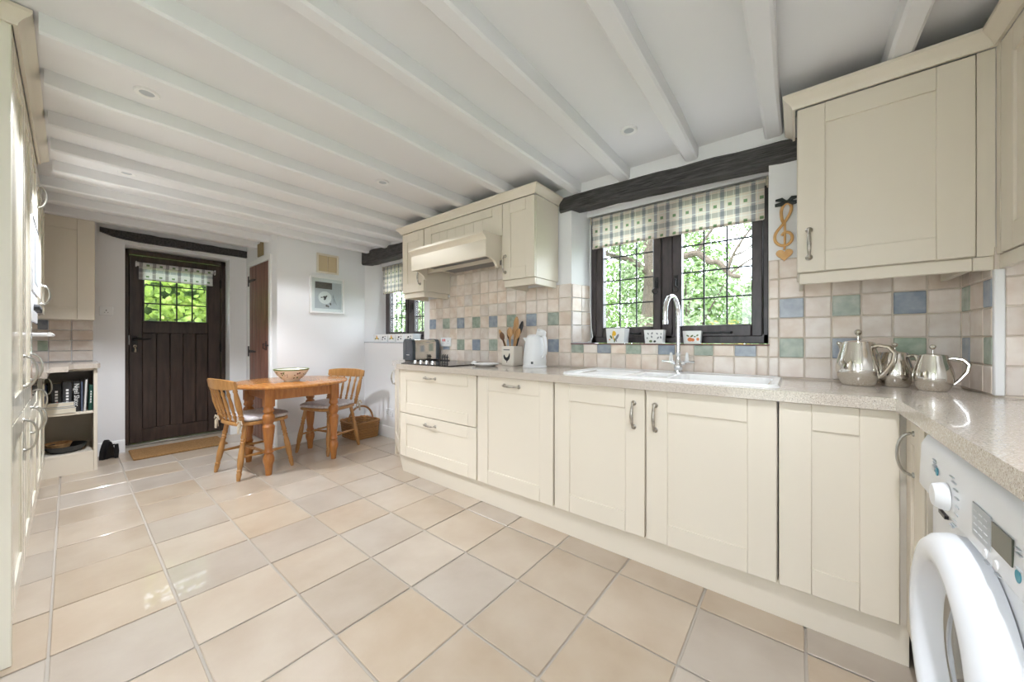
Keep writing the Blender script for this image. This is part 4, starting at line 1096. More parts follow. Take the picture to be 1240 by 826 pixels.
# sockets
def socket(x, z, w, label, plane=YW-.0095, reds=(), facing='y-'):
    s = thing('socket', (x, plane, z), label, 'socket')
    mt = T(x, plane, z) if facing == 'y-' else T(plane, x, z) @ Rz(PI/2)
    part('plate', MB().box((-w/2, -.009, -.043), (w/2, 0, .043), .003, mt), 'white_pl', s)
    for dx_ in reds: part('switch', MB().box((dx_-.007, -.012, .006), (dx_+.007, -.009, .030), .002, mt), 'red', s)
    for dx_ in ((-w/4, w/4) if w > .1 else (0,)):
        part('pin_holes', MB().box((dx_-.003, -.0095, .002), (dx_+.003, -.0089, .014), 0, mt).box((dx_-.014, -.0095, -.014), (dx_-.007, -.0089, -.010), 0, mt).box((dx_+.007, -.0095, -.014), (dx_+.014, -.0089, -.010), 0, mt), 'print', s)
    return s
socket(-2.645, 1.09, .148, 'white cooker switch socket with red switches above the toaster', reds=(-.035, -.01))
socket(-1.63, 1.085, .09, 'white socket on the tiles behind the kettle')
socket(-3.63, .285, .148, 'white double socket low on the wall below the far window', YW-.0005)
socket(.222, 1.388, .09, 'white light switch plate on the wall beside the entrance door', XD, facing='x+')
# steel pots
def teapot(x, y, s, rot, label, spout=True):
    p = thing('steel_teapot' if spout else 'steel_pot', (x, y, ZS), label, 'teapot' if spout else 'pot')
    mt = T(x, y, ZS) @ Rz(rot) @ Matrix.Diagonal((s*.89, s*.89, s*1.02, 1))
    pr_ = smooth_path([(.050, 0), (.056, .003), (.068, .020), (.077, .042), (.0805, .066), (.078, .092), (.071, .120), (.063, .147), (.0575, .170), (.056, .176)], 3)
    part('body', MB().lathe([(0, 0)]+pr_+[(.053, .175), (.052, .168), (0, .168)], 40, mt), 'steel', p)
    lid = part('lid', MB().lathe([(.054, .174), (.052, .179), (.030, .184), (0, .186)], 30, mt), 'steel', p)
    part('knob', MB().lathe([(.004, .184), (.0035, .204), (.009, .208), (.0145, .216), (.013, .224), (.006, .229), (0, .230)], 16, mt), 'steel', lid)
    part('handle', MB().tube([mt @ Vector(q) for q in ((.050, 0, .158), (.075, 0, .164), (.108, 0, .158), (.128, 0, .135), (.122, 0, .10), (.098, 0, .062), (.076, 0, .036))], [.008*s, .0085*s, .0085*s, .009*s, .009*s, .008*s, .007*s], 10, flat=1.3), 'steel', p)
    if spout: part('spout', MB().tube([mt @ Vector(q) for q in ((-.052, 0, .150), (-.066, 0, .168), (-.080, 0, .175))], [.018*s, .011*s, .006*s], 10), 'steel', p)
    else: part('lip', MB().tube([mt @ Vector(q) for q in ((-.050, 0, .150), (-.060, 0, .168), (-.070, 0, .176))], [.016*s, .010*s, .005*s], 10), 'steel', p)
teapot(.206, 2.130, 1.02, math.radians(-28), 'large polished steel teapot on the worktop below the big wall cabinet')
teapot(.320, 2.165, .78, math.radians(-28), 'small polished steel pot between the teapot and the lidded jug', False)
teapot(.405, 2.065, .75, math.radians(-12), 'small polished steel jug with high knob nearest the corner pier', False)
# planters on the sills
def planter(x, y, z, w, h, label, deco, rot=0.0):
    p = thing('planter', (x, y, z), label, 'pot')
    mt = T(x, y, z) @ Rz(rot); a, b = w*.44, w*.5
    vs = [(-a, -a, 0), (a, -a, 0), (a, a, 0), (-a, a, 0), (-b, -b, h), (b, -b, h), (b, b, h), (-b, b, h), (-b*.86, -b*.86, h), (b*.86, -b*.86, h), (b*.86, b*.86, h), (-b*.86, b*.86, h), (-a*.86, -a*.86, .02), (a*.86, -a*.86, .02), (a*.86, a*.86, .02), (-a*.86, a*.86, .02)]
    fs = [(0, 3, 2, 1)] + [(i, (i+1) % 4, 4+(i+1) % 4, 4+i) for i in range(4)] + [(4+i, 4+(i+1) % 4, 8+(i+1) % 4, 8+i) for i in range(4)] + [(8+i, 8+(i+1) % 4, 12+(i+1) % 4, 12+i) for i in range(4)] + [(12, 13, 14, 15)]
    part('body', MB().add(vs, fs, mt), 'ceramic', p, smooth=False)
    by = {}
    for (px, pz, r, m, asp, an) in deco: by.setdefault(m, []).append((px, pz, r, asp, an))
    tilt = math.atan2(b-a, h)
    for m, L_ in by.items():
        mb = MB()
        for (px, pz, r, asp, an) in L_:
            poly = [(px*w+r*w*(math.cos(t)*math.cos(an)-asp*math.sin(t)*math.sin(an)), pz*h+r*w*(math.cos(t)*math.sin(an)+asp*math.sin(t)*math.cos(an))) for t in [2*PI*i/9 for i in range(9)]]
            mb.prism(poly, 0, .0008, mt @ T(0, -a-.0004, 0) @ Rx(tilt) @ XZ)
        part('painted_motif', mb, m, p, kind='stuff')
flow = [(-.05, .66, .10, 'yellow', 1.4, .2), (-.10, .40, .035, 'yellow', 6, .3), (.10, .42, .06, 'greypaint', 3.2, -.5), (-.22, .42, .05, 'leafpaint', 2.2, .5), (-.30, .25, .04, 'orange', 1, 0), (-.03, .2, .04, 'leafpaint', 3, -.2), (.05, .2, .03, 'greypaint', 3, .3)]
bees = [(-.28, .72, .035, 'greypaint', 1.8, .5), (-.08, .75, .04, 'greypaint', 1.7, -.4), (.18, .72, .035, 'greypaint', 1.8, .8), (-.33, .40, .035, 'greypaint', 1.5, 0), (-.10, .50, .04, 'greypaint', 1.7, .3), (.22, .42, .04, 'greypaint', 1.9, -.6), (-.15, .17, .09, 'leafpaint', .7, 0), (.05, .16, .07, 'black', .8, .2), (.36, .45, .04, 'greypaint', 1.8, .2), (.38, .7, .03, 'greypaint', 1.6, .2)]
frt = [(-.10, .33, .14, 'orange', .9, 0), (.05, .30, .10, 'orange', 1, 0), (.0, .60, .10, 'leafpaint', .5, .6), (-.22, .62, .09, 'leafpaint', .5, -.5), (.16, .55, .06, 'leafpaint', .6, .2), (.32, .35, .08, 'orange', 1.2, 0), (.30, .65, .07, 'leafpaint', .7, .7)]
planter(-.975, 2.395, W1[2]+.0035, .128, .104, 'white square planter painted with yellow and grey flowers on the sink window sill', flow, .10)
planter(-.722, 2.395, W1[2]+.0035, .118, .088, 'white square planter painted with grey butterflies on the sink window sill', bees, .12)
planter(-.500, 2.400, W1[2]+.0035, .100, .078, 'white square planter painted with orange fruit behind the tap', frt, .10)
dk = [(-.1, .6, .12, 'black', .6, .4), (.15, .4, .10, 'greypaint', .8, -.4), (-.2, .3, .08, 'greypaint', 1, .2), (.2, .7, .08, 'greypaint', .6, 0)]
fw_ = [(0, .5, .12, 'yellow', 1, 0), (-.2, .4, .10, 'leafpaint', .6, .5), (.2, .4, .10, 'leafpaint', .6, -.5), (.0, .75, .08, 'orange', .8, 0)]
for k, (x, dc, lb) in enumerate([(-3.97, fw_, 'small white pot with yellow flower on the far sill beside the picture wall'), (-3.82, dk, 'small white pot with black bird pattern on the far window sill'),
                                 (-3.66, fw_[::-1], 'small floral pot in the middle of the far window sill'), (-3.50, dk[::-1], 'small grey patterned pot before the far window mullion'), (-3.32, dk, 'small dark patterned pot on the far sill behind the toaster')]):
    planter(x, 2.385, W2[2]+.0065, .125, .088, lb, dc, .15)

# treble clef ornament with bow
tc_ = thing('wall_ornament', (-.052, YW-.002, 1.66), 'carved wooden treble clef with heart and black ribbon bow', 'ornament')
ox, oy = -.052, YW-.012
cl = [(.012, 1.735), (.034, 1.752), (.040, 1.785), (.026, 1.805), (.010, 1.79), (.000, 1.765), (.012, 1.74), (.032, 1.71)]
pts = [(.000, 1.700), (-.008, 1.725), (-.010, 1.765), (.000, 1.792), (.014, 1.800), (.027, 1.790), (.030, 1.765), (.020, 1.735), (.000, 1.700), (-.022, 1.672), (-.036, 1.645), (-.034, 1.612), (-.014, 1.590), (.012, 1.588), (.030, 1.604), (.033, 1.630), (.020, 1.650), (.002, 1.652), (-.008, 1.638)]
part('clef', MB().tube([(ox+a, oy, b) for a, b in smooth_path(pts)], .0068, 8, flat=.8).tube([(ox+.004, oy, 1.70), (ox+.004, oy, 1.59), (ox+.002, oy, 1.565)], .005, 8), 'heartwood', tc_)
heart = [(.026*math.sin(t)**3*1.08, 1.541+.034*(.81*math.cos(t)-.31*math.cos(2*t)-.12*math.cos(3*t)-.06*math.cos(4*t))) for t in [2*PI*i/24 for i in range(24)]]
part('heart', MB().prism([(ox+.002+a*1.25, b) for a, b in heart], 0, .010, T(0, oy+.007, 0) @ XZ), 'heartwood', tc_)
bw = MB()
for s in (-1, 1):
    bw.tube([(ox+.012, oy-.004, 1.806), (ox+.012+s*.022, oy-.006, 1.820), (ox+.012+s*.046, oy-.004, 1.822)], [.004, .011, .005], 8, flat=.6)
    bw.tube([(ox+.012, oy-.004, 1.806), (ox+.012+s*.022, oy-.006, 1.797), (ox+.012+s*.048, oy-.004, 1.796)], [.004, .011, .008], 8, flat=.6)
bw.lathe([(0, -.008), (.007, -.005), (.008, 0), (.007, .005), (0, .008)], 10, T(ox+.012, oy-.006, 1.806))
part('ribbon_bow', bw, 'bow', tc_)

# ================================================================== WASHING MACHINE
wm = thing('washing_machine', (.57, 1.195, 0), 'white front loading washing machine with round door under the worktop', 'washing machine')
wy0, wy1 = .897, 1.494
part('body', MB().box((.292, wy0, .012), (.842, wy1, .845), .006), 'washer', wm)
cp = part('control_panel', MB().prism([(.293, .690), (.274, .694), (.268, .705), (.272, .815), (.282, .838), (.293, .845)], wy0+.001, wy1-.001, Matrix(((1, 0, 0, 0), (0, 0, 1, 0), (0, 1, 0, 0), (0, 0, 0, 1)))), 'washer', wm)
wr = T(.290, 1.165, .43) @ Ry(-PI/2)
part('door_ring', MB().lathe([(.248, 0), (.250, .02), (.243, .042), (.228, .056), (.205, .062), (.190, .060), (.180, .052), (.168, .020), (.160, .008), (.150, .004), (.150, 0), (.248, 0)], 64, wr), 'washer', wm)
part('chrome_bezel', MB().lathe([(.158, .006), (.156, .014), (.147, .016), (.138, .008), (.134, -.004), (.150, -.004), (.158, .006)], 48, wr), 'nickel', wm)
part('door_glass', MB().lathe([(.139, .006), (.120, .014), (.08, .026), (.04, .031), (0, .032)], 40, wr), 'drumglass', wm)
part('drum', MB().lathe([(.140, .002), (.12, -.0), (.0, -.0)], 40, wr), 'bk_char', wm)
part('door_latch', MB().box((.284, 1.352, .66), (.291, 1.40, .668)), 'black', wm)
dl = T(.269, 1.262, .742) @ Ry(-PI/2)
part('dial', MB().lathe([(0, 0), (.031, 0), (.030, .008), (.026, .020), (.023, .023), (0, .024)], 30, dl), 'white_pl', cp)
part('lcd', MB().box((.2675, .942, .738), (.2700, 1.018, .782)), 'lcd', cp)
part('programme_table', MB().box((.2682, 1.025, .724), (.2700, 1.108, .786)), 'grey_pl', cp)
# printed marks: programme lines round the dial, buttons, small round badges
XF = Rz(-PI/2) @ Rx(PI/2)
def mark(y0, y1, z0, z1): part('printed_line', MB().box((.2674, y0, z0), (.2712, y1, z1)), 'grey_pl', cp)
for i in range(9):
    a = math.radians(-70+i*17.5); y_, z_ = 1.262-math.cos(a)*.055, .742+math.sin(a)*.058
    mark(y_-.022, y_, z_-.0012, z_+.0012)
for i in range(4): mark(1.352-.003*i, 1.372-.003*i, .800-.006*i, .8018-.006*i)
for r in range(4):
    for c in range(3): part('printed_line', MB().box((.2676, 1.036+.024*c, .733+.013*r), (.2692, 1.052+.024*c, .7350+.013*r)), 'washer', cp)
for (y_, z_) in ((1.045, .698), (1.000, .698), (.928, .775), (.925, .768), (.925, .745)): mark(y_-.010, y_+.006, z_-.0012, z_+.0012)
for (y_, z_) in ((1.338, .778), (.925, .733)): part('badge', MB().lathe([(0, 0), (.010, 0), (.010, .0012), (0, .0012)], 18, T(.2695, y_, z_) @ Ry(-PI/2)), 'teal', cp)
mark(1.352, 1.372, .774, .786)
for (y_, z_) in ((1.045, .712), (1.000, .713)): part('button', MB().lathe([(0, 0), (.009, 0), (.008, .003), (0, .0035)], 14, T(.2695, y_, z_) @ Ry(-PI/2)), 'washer', cp)
for (x_, y_) in ((.33, wy0+.05), (.33, wy1-.05), (.80, wy0+.05), (.80, wy1-.05)): part('foot', MB().lathe([(0, 0), (.018, 0), (.018, .012), (0, .012)], 12, T(x_, y_, 0)), 'black', wm)

# ================================================================== DINING TABLE AND CHAIRS
tcx, tcy, tz = -3.642, 1.286, .735
tb = thing('dining_table', (tcx, tcy, 0), 'round honey pine dining table with turned legs', 'table')
pr = [(1.0-.000, 0)]
top = MB(); n = 64
for (s, z) in ((-.012, tz-.026), (-.002, tz-.022), (.0, tz-.012), (-.003, tz-.004), (-.012, tz)): pass
rings = [(-.014, tz-.027), (-.003, tz-.022), (.0, tz-.013), (-.003, tz-.004), (-.012, tz)]
vs = []; fs = []
for (s, z) in rings:
    for i in range(n):
        a = 2*PI*i/n; vs.append((tcx+(.455+s)*math.cos(a), tcy+(.470+s)*math.sin(a), z))
for k in range(len(rings)-1):
    for i in range(n): fs.append((k*n+i, k*n+(i+1) % n, (k+1)*n+(i+1) % n, (k+1)*n+i))
fs.append(tuple(range(n))[::-1]); fs.append(tuple((len(rings)-1)*n+i for i in range(n)))
top.add(vs, fs); part('tabletop', top, 'pine', tb)
lx0, lx1, ly0, ly1 = -3.900, -3.384, 1.024, 1.548
for a, b in (((lx0, ly0-.012), (lx1, ly0+.012)), ((lx0, ly1-.012), (lx1, ly1+.012)), ((lx0-.012, ly0), (lx0+.012, ly1)), ((lx1-.012, ly0), (lx1+.012, ly1))):
    part('apron', MB().box((a[0], a[1], tz-.122), (b[0], b[1], tz-.027), .002), 'pine_leg', tb)
LP = [(.0, .022), (.010, .023), (.080, .030), (.115, .040), (.140, .041), (.165, .034), (.178, .028), (.186, .036), (.196, .036), (.204, .030), (.225, .027), (.300, .036), (.385, .043), (.400, .044), (.412, .036), (.420, .030), (.430, .036), (.455, .044), (.480, .044), (.498, .036), (.506, .028), (.520, .038), (.532, .040), (.545, .034), (.556, .036), (.566, .036)]
LM = MB().lathe([(0, 0)]+[(r, z) for z, r in LP], 20).box((-.036, -.036, .562), (.036, .036, tz-.027), .003).mesh('leg'); LM.materials.append(M['pine_leg'])
for x in (lx0, lx1):
    for y in (ly0, ly1): inst('leg', LM, tb, (x, y, 0))
# bowl
bx, by = -3.60, 1.27
bo = thing('bowl', (bx, by, tz), 'cream earthenware bowl with green rim and painted sprigs on the table', 'bowl')
part('body', MB().lathe([(0, .002), (.052, .002), (.056, 0), (.060, .003), (.062, .010), (.085, .030), (.112, .058), (.130, .088), (.139, .106), (.134, .107), (.124, .088), (.106, .060), (.08, .034), (.05, .018), (0, .016)], 40, T(bx, by, tz)), 'bowl', bo)
part('rim', MB().lathe([(.137, .101), (.1415, .106), (.1405, .112), (.136, .112), (.134, .106), (.137, .101)], 40, T(bx, by, tz)), 'leafpaint', bo)
rb = random.Random(4); m1 = MB(); m2 = MB()
def on_bowl(a, z):
    zz = [.010, .030, .058, .088, .106]; rr = [.062, .085, .112, .130, .139]
    for i in range(4):
        if zz[i] <= z <= zz[i+1]: r = rr[i]+(rr[i+1]-rr[i])*(z-zz[i])/(zz[i+1]-zz[i]); sl = math.atan2(rr[i+1]-rr[i], zz[i+1]-zz[i])
    return T(bx, by, tz) @ Rz(a) @ T(r, 0, z) @ Ry(sl)
for c in range(8):
    a0 = c*PI/4
    for k in range(9):
        a = a0+rb.uniform(-.22, .22); z = .058+rb.uniform(-.030, .030)
        mtx = on_bowl(a, max(.014, min(.1, z))); r = rb.uniform(.004, .009)
        (m1 if k % 2 else m2).lathe([(0, .0012), (r, .0008), (r, -.001), (0, -.001)], 7, mtx @ Ry(PI/2))
part('painted_flowers', m1, 'maroon', bo, kind='stuff'); part('painted_leaves', m2, 'leafpaint', bo, kind='stuff')

def spindle(p0, p1, prof, seg=10):
    p0 = Vector(p0); p1 = Vector(p1)
    return MB().tube([p0+(p1-p0)*t for t, r in prof], [r for t, r in prof], seg)
def make_chair():
    ch = thing('dining_chair', (0, 0, 0), 'golden wooden spindle back chair', 'chair', 'spindle back dining chairs')
    pl = []
    for i in range(40):
        a = 2*PI*i/40; c, s = math.cos(a), math.sin(a); e = .55
        x = .215*math.copysign(abs(c)**e, c); y = .205*math.copysign(abs(s)**e, s)
        pl.append((x*(1+.10*(y/.2)*.5), y))
    st = MB()
    vs = []; fs = []
    for (k, z) in ((.96, .418), (1.0, .424), (1.0, .440), (.97, .447)): vs += [(x*k, y*k, z) for x, y in pl]
    for q in range(3):
        for i in range(40): fs.append((q*40+i, q*40+(i+1) % 40, (q+1)*40+(i+1) % 40, (q+1)*40+i))
    fs += [tuple(range(40))[::-1], tuple(120+i for i in range(40))]
    st.add(vs, fs); part('seat', st, 'chair', ch)
    LG = [(0, .016), (.08, .017), (.16, .016), (.22, .020), (.25, .014), (.27, .020), (.30, .014), (.32, .020), (.36, .015), (.42, .019), (.58, .023), (.72, .021), (.80, .015), (.82, .020), (.85, .016), (.88, .019), (1.0, .012)]
    for sx in (-1, 1):
        for sy in (-1, 1):
            part('leg', spindle((sx*.150, sy*.140, .420), (sx*.195, sy*.205, 0), LG), 'chair', ch)
    SP = [(0, .009), (.2, .010), (.42, .014), (.46, .010), (.5, .015), (.54, .010), (.58, .014), (.8, .010), (1, .009)]
    for sx in (-1, 1): part('stretcher', spindle((sx*.176, .178, .175), (sx*.176, -.178, .175), SP), 'chair', ch)
    part('stretcher', spindle((-.176, 0, .175), (.176, 0, .175), SP), 'chair', ch)
    def ry(x): return -.235-.035*(1-(x/.225)**2)
    # back posts and spindles
    PO = [(0, .014), (.10, .015), (.16, .020), (.20, .014), (.23, .020), (.27, .014), (.32, .018), (.55, .022), (.75, .017), (.86, .013), (.90, .017), (1, .012)]
    SPB = [(0, .008), (.12, .009), (.18, .014), (.22, .009), (.25, .014), (.29, .009), (.5, .0135), (.72, .009), (.80, .013), (.86, .008), (1, .008)]
    for x0, x1, pf, nm in ((-.180, -.205, PO, 'back_post'), (.180, .205, PO, 'back_post'), (-.105, -.122, SPB, 'spindle'), (-.036, -.041, SPB, 'spindle'), (.036, .041, SPB, 'spindle'), (.105, .122, SPB, 'spindle')):
        part(nm, spindle((x0, -.165-.02*(1-(x0/.2)**2), .440), (x1, ry(x1)+.006, .735), pf), 'chair', ch)
    n = 16; vs = []; fs = []
    for i in range(n+1):
        x = -.232+.464*i/n; y = ry(x); e = abs(x)/.232; zt = .800-.014*e**3; zb = .714+.010*e**4; t = .010
        vs += [(x, y-t-.010, zt-.004), (x, y-t, zb+.003), (x, y-t+.004, zb), (x, y+t-.002, zb), (x, y+t, zb+.004), (x, y+t-.010, zt-.004), (x, y+t-.016, zt), (x, y-t-.006, zt)]
    for i in range(n):
        for q in range(8): fs.append((i*8+q, i*8+(q+1) % 8, (i+1)*8+(q+1) % 8, (i+1)*8+q))
    fs += [tuple(range(8)), tuple(n*8+q for q in range(8))]
    part('top_rail', MB().add(vs, fs), 'chair', ch)
    # cushion with ties
    vs = []; fs = []
    for (k, z) in ((.86, .447), (.95, .452), (.99, .464), (.96, .478), (.80, .486), (.4, .484)): vs += [(x*k, y*k+.012, z) for x, y in pl]
    for q in range(5):
        for i in range(40): fs.append((q*40+i, q*40+(i+1) % 40, (q+1)*40+(i+1) % 40, (q+1)*40+i))
    fs += [tuple(range(40))[::-1], tuple(200+i for i in range(40))]
    cu = part('cushion', MB().add(vs, fs), 'cushion', ch)
    for sx in (-1, 1):
        tie = MB(); x, y = sx*.196, -.175
        for (dx_, dz, ln) in ((.03, -.075, 1), (-.02, -.095, 1), (.045, -.02, .6), (-.045, -.015, .6)):
            tie.tube([(x, y-.01, .462), (x+dx_*.6, y-.022, .462+dz*.3+.012*(ln < 1)), (x+dx_, y-.022, .462+dz)], [.006, .011, .008], 6, flat=.3)
        tie.lathe([(0, -.008), (.009, -.004), (.009, .004), (0, .008)], 8, T(x, y-.014, .463))
        part('tie', tie, 'ribbon_c', cu)
    return ch
ch1 = make_chair()
ch2 = copy_tree(ch1)
ch1.location = (-3.640, 1.000, 0); ch1.rotation_euler = (0, 0, math.radians(9))
ch2.location = (-3.735, 1.660, 0); ch2.rotation_euler = (0, 0, math.radians(180+21))
ch1['label'] = 'golden spindle back chair pulled up to the table on the doormat side'
ch2['label'] = 'golden spindle back chair between the table and the wicker basket'
# basket
bk = thing('wicker_basket', (-3.93, 2.10, 0), 'low oblong wicker basket with hoop handle below the far window', 'basket')
bx0, bx1, by0, by1, bh = -4.12, -3.76, 1.945, 2.262, .185
rows = 9; bm_ = []
nn = 56
def brim(t, k):
    a = 2*PI*t/nn; c, s = math.cos(a), math.sin(a); e = .35
    return ((bx0+bx1)/2+(bx1-bx0)/2*k*math.copysign(abs(c)**e, c), (by0+by1)/2+(by1-by0)/2*k*math.copysign(abs(s)**e, s))
for r in range(rows):
    z = .012+(bh-.02)*r/(rows-1); k = .90+.09*r/(rows-1); mb = MB()
    pts = []
    for t in range(nn):
        p = brim(t, k+(.012 if (t+r) % 2 else -.012)); pts.append((p[0], p[1], z))
    mb.tube(pts, .0105, 6, closed=True); part('weaver', mb, 'wicker', bk)
st = MB()
for t in range(0, nn, 2):
    a, b = brim(t, .895), brim(t, .985); st.tube([(a[0], a[1], .004), (b[0], b[1], bh)], .005, 5)
part('stakes', st, 'wicker', bk, kind='stuff')
part('base', MB().prism([brim(t, .88) for t in range(nn)], 0, .010), 'wicker', bk)
rim = [(*brim(t, 1.0), bh+.005*math.sin(t*1.6)) for t in range(nn)]
part('rim', MB().tube(rim, .013, 7, closed=True), 'wicker', bk)
hp = [((bx0+bx1)/2+.02, by0+.015+(by1-by0-.03)*(.5-.5*math.cos(PI*i/14)), bh+.165*math.sin(PI*i/14)) for i in range(15)]
part('handle', MB().tube(hp, .011, 8), 'wicker', bk)
# doormat
solo('doormat', MB().box((-5.165, .365, .0005), (-4.735, 1.06, .018), .006), 'coir', 'brown coir doormat lying in front of the entrance door', 'doormat')
# cast iron flat iron used as a door stop
fi = thing('flat_iron', (-5.07, .215, 0), 'black cast iron flat iron standing as doorstop beside the shelf unit', 'doorstop')
ol = [(-.058, 0), (.058, 0), (.060, .02), (.052, .08), (.034, .13), (.012, .168), (0, .175), (-.012, .168), (-.034, .13), (-.052, .08), (-.060, .02)]
fm = T(-5.05, .205, 0) @ Rz(math.radians(-38))
part('sole', MB().prism(ol, -.030, .0, fm @ XZ), 'iron', fi)
part('upper', MB().prism([(a*.78, b*.88+.004) for a, b in ol], 0, .018, fm @ T(0, .03, 0) @ Matrix(((1, 0, 0, 0), (0, 0, 1, 0), (0, 1, 0, 0), (0, 0, 0, 1)))), 'iron', fi)
part('handle', MB().tube([fm @ Vector(q) for q in ((0, .04, .115), (0, .075, .128), (0, .092, .120))], .007, 8).tube([fm @ Vector(q) for q in ((0, .04, .018), (0, .075, .012), (0, .092, .012))], .007, 8)
     .tube([fm @ Vector(q) for q in ((0, .092, .002), (0, .092, .03), (0, .092, .065), (0, .092, .10), (0, .092, .132))], [.013, .015, .018, .015, .013], 10), 'iron', fi)

# ================================================================== PICTURE AND HATCH
pc = thing('framed_picture', (XP, 1.838, 1.41), 'white framed square photograph of a plate above the table', 'picture')
p0, p1, z0, z1 = 1.645, 2.030, 1.412, 1.825
f = MB()
for bxx in (((XP+.001, p0, z0), (XP+.032, p0+.020, z1)), ((XP+.001, p1-.020, z0), (XP+.032, p1, z1)), ((XP+.001, p0+.020, z0), (XP+.032, p1-.020, z0+.020)), ((XP+.001, p0+.020, z1-.020), (XP+.032, p1-.020, z1))): f.box(*bxx, .002)
part('frame', f, 'gloss_white', pc)
part('mount', MB().box((XP+.002, p0+.018, z0+.018), (XP+.010, p1-.018, z1-.018)), 'photo_white', pc)
pp = part('photograph', MB().box((XP+.010, p0+.058, z0+.055), (XP+.0112, p1-.034, z1-.058)), 'photo_grey', pc)
QX = T(XP+.0113, 0, 0) @ Rz(PI/2) @ Rx(PI/2)
part('printed_cloth', MB().box((XP+.0112, p0+.062, z1-.135), (XP+.0118, p0+.245, z1-.062)), 'photo_dark', pp)
def disc(cy_, cz_, r, m, h, nm, sq=1.0): part(nm, MB().lathe([(0, 0), (r, 0), (r, h), (0, h)], 28, T(XP+.0112, cy_, cz_) @ Ry(PI/2) @ Matrix.Diagonal((1, sq, 1, 1))), m, pp)
disc(1.812, 1.590, .072, 'photo_white', .0006, 'printed_plate')
rb = random.Random(9); food = MB(); cut = MB()
for k in range(16):
    a, r = rb.uniform(0, 6.28), rb.uniform(0, .040); food.box((-.010, -.006, 0), (.010, .006, .0012), 0, T(XP+.0112, 1.812+r*math.cos(a), 1.592+r*math.sin(a)) @ Ry(PI/2) @ Rz(rb.uniform(0, 3)))
for (cy_, cz_) in ((1.845, 1.495), (1.828, 1.50), (1.872, 1.522)): food.box((-.012, -.008, 0), (.012, .008, .0012), 0, T(XP+.0112, cy_, cz_) @ Ry(PI/2) @ Rz(rb.uniform(0, 3)))
part('printed_food', food, 'photo_dark', pp, kind='stuff')
for (a, b) in (((1.895, 1.62), (1.940, 1.52)), ((1.905, 1.63), (1.915, 1.53))): cut.tube([(XP+.0118, a[0], a[1]), (XP+.0118, b[0], b[1])], .0022, 6, flat=1)
part('printed_cutlery', cut, 'greypaint', pp, kind='stuff')
part('glazing', MB().box((XP+.016, p0+.019, z0+.019), (XP+.0175, p1-.019, z1-.019)), 'glass', pc)
hc = thing('wall_hatch', (XP, 1.843, 1.86), 'small tan double door hatch above the framed picture', 'hatch')
p0, p1, z0, z1 = 1.722, 1.965, 1.866, 2.085
f = MB()
for bxx in (((XP+.001, p0, z0), (XP+.018, p0+.020, z1)), ((XP+.001, p1-.020, z0), (XP+.018, p1, z1)), ((XP+.001, p0+.020, z0), (XP+.018, p1-.020, z0+.020)), ((XP+.001, p0+.020, z1-.020), (XP+.018, p1-.020, z1))): f.box(*bxx, .003)
part('frame', f, 'cream', hc)
for a, b in ((p0+.021, (p0+p1)/2-.0015), ((p0+p1)/2+.0015, p1-.021)): part('door', MB().box((XP+.001, a, z0+.021), (XP+.011, b, z1-.021), .003), 'tan', hc)

# ================================================================== GARDEN
solo('lawn', MB().box((-30, -25, -.30), (20, 30, -.14)), 'lawn', 'green garden lawn around the house', 'lawn', kind='structure')
for nm_, bx_, lb_ in (('bounce_paving', ((-5.0, 2.70, -.20), (2.5, 4.6, -.10)), 'pale paving added below the kitchen windows for neutral bounce light'), ('bounce_path', ((-6.5, -2.5, -.20), (-5.72, 4.0, -.10)), 'pale paving added between entrance door and hedge for neutral bounce light'), ('rear_bounce_paving', ((-5.0, -7.0, -.20), (5.0, -3.42, -.10)), 'pale paving added behind the house for neutral bounce light')):  # unseen pale slabs added to cut the green bounce off the lawn
    solo(nm_, MB().box(*bx_), 'paving', lb_, 'paving', kind='structure')
def leaves(mb, c, rad, n, size, rng, shell=.72, flat=.0):
    for k in range(n):
        u = rng.uniform(-1, 1); a = rng.uniform(0, 2*PI); q = math.sqrt(1-u*u); d = Vector((q*math.cos(a), q*math.sin(a), u))
        rr = shell+(1-shell)*rng.random()
        lump = 1+.10*math.sin(d.x*7+c[0]*3)*math.cos(d.z*6+c[1])
        p = Vector((c[0]+d.x*rad[0]*rr*lump, c[1]+d.y*rad[1]*rr*lump, c[2]+d.z*rad[2]*rr*lump))
        nrm = (d+Vector((rng.uniform(-.8, .8), rng.uniform(-.8, .8), rng.uniform(-.3, .9)))).normalized()
        t = nrm.cross(Vector((rng.uniform(-1, 1), rng.uniform(-1, 1), rng.uniform(-1, 1)))).normalized(); b = nrm.cross(t)
        s = size*rng.uniform(.6, 1.25)
        i = len(mb.v); mb.v += [tuple(p-t*s*.5), tuple(p+b*s*.30+nrm*s*.06), tuple(p+t*s*.5), tuple(p-b*s*.30+nrm*s*.06)]; mb.f.append((i, i+1, i+2, i+3))
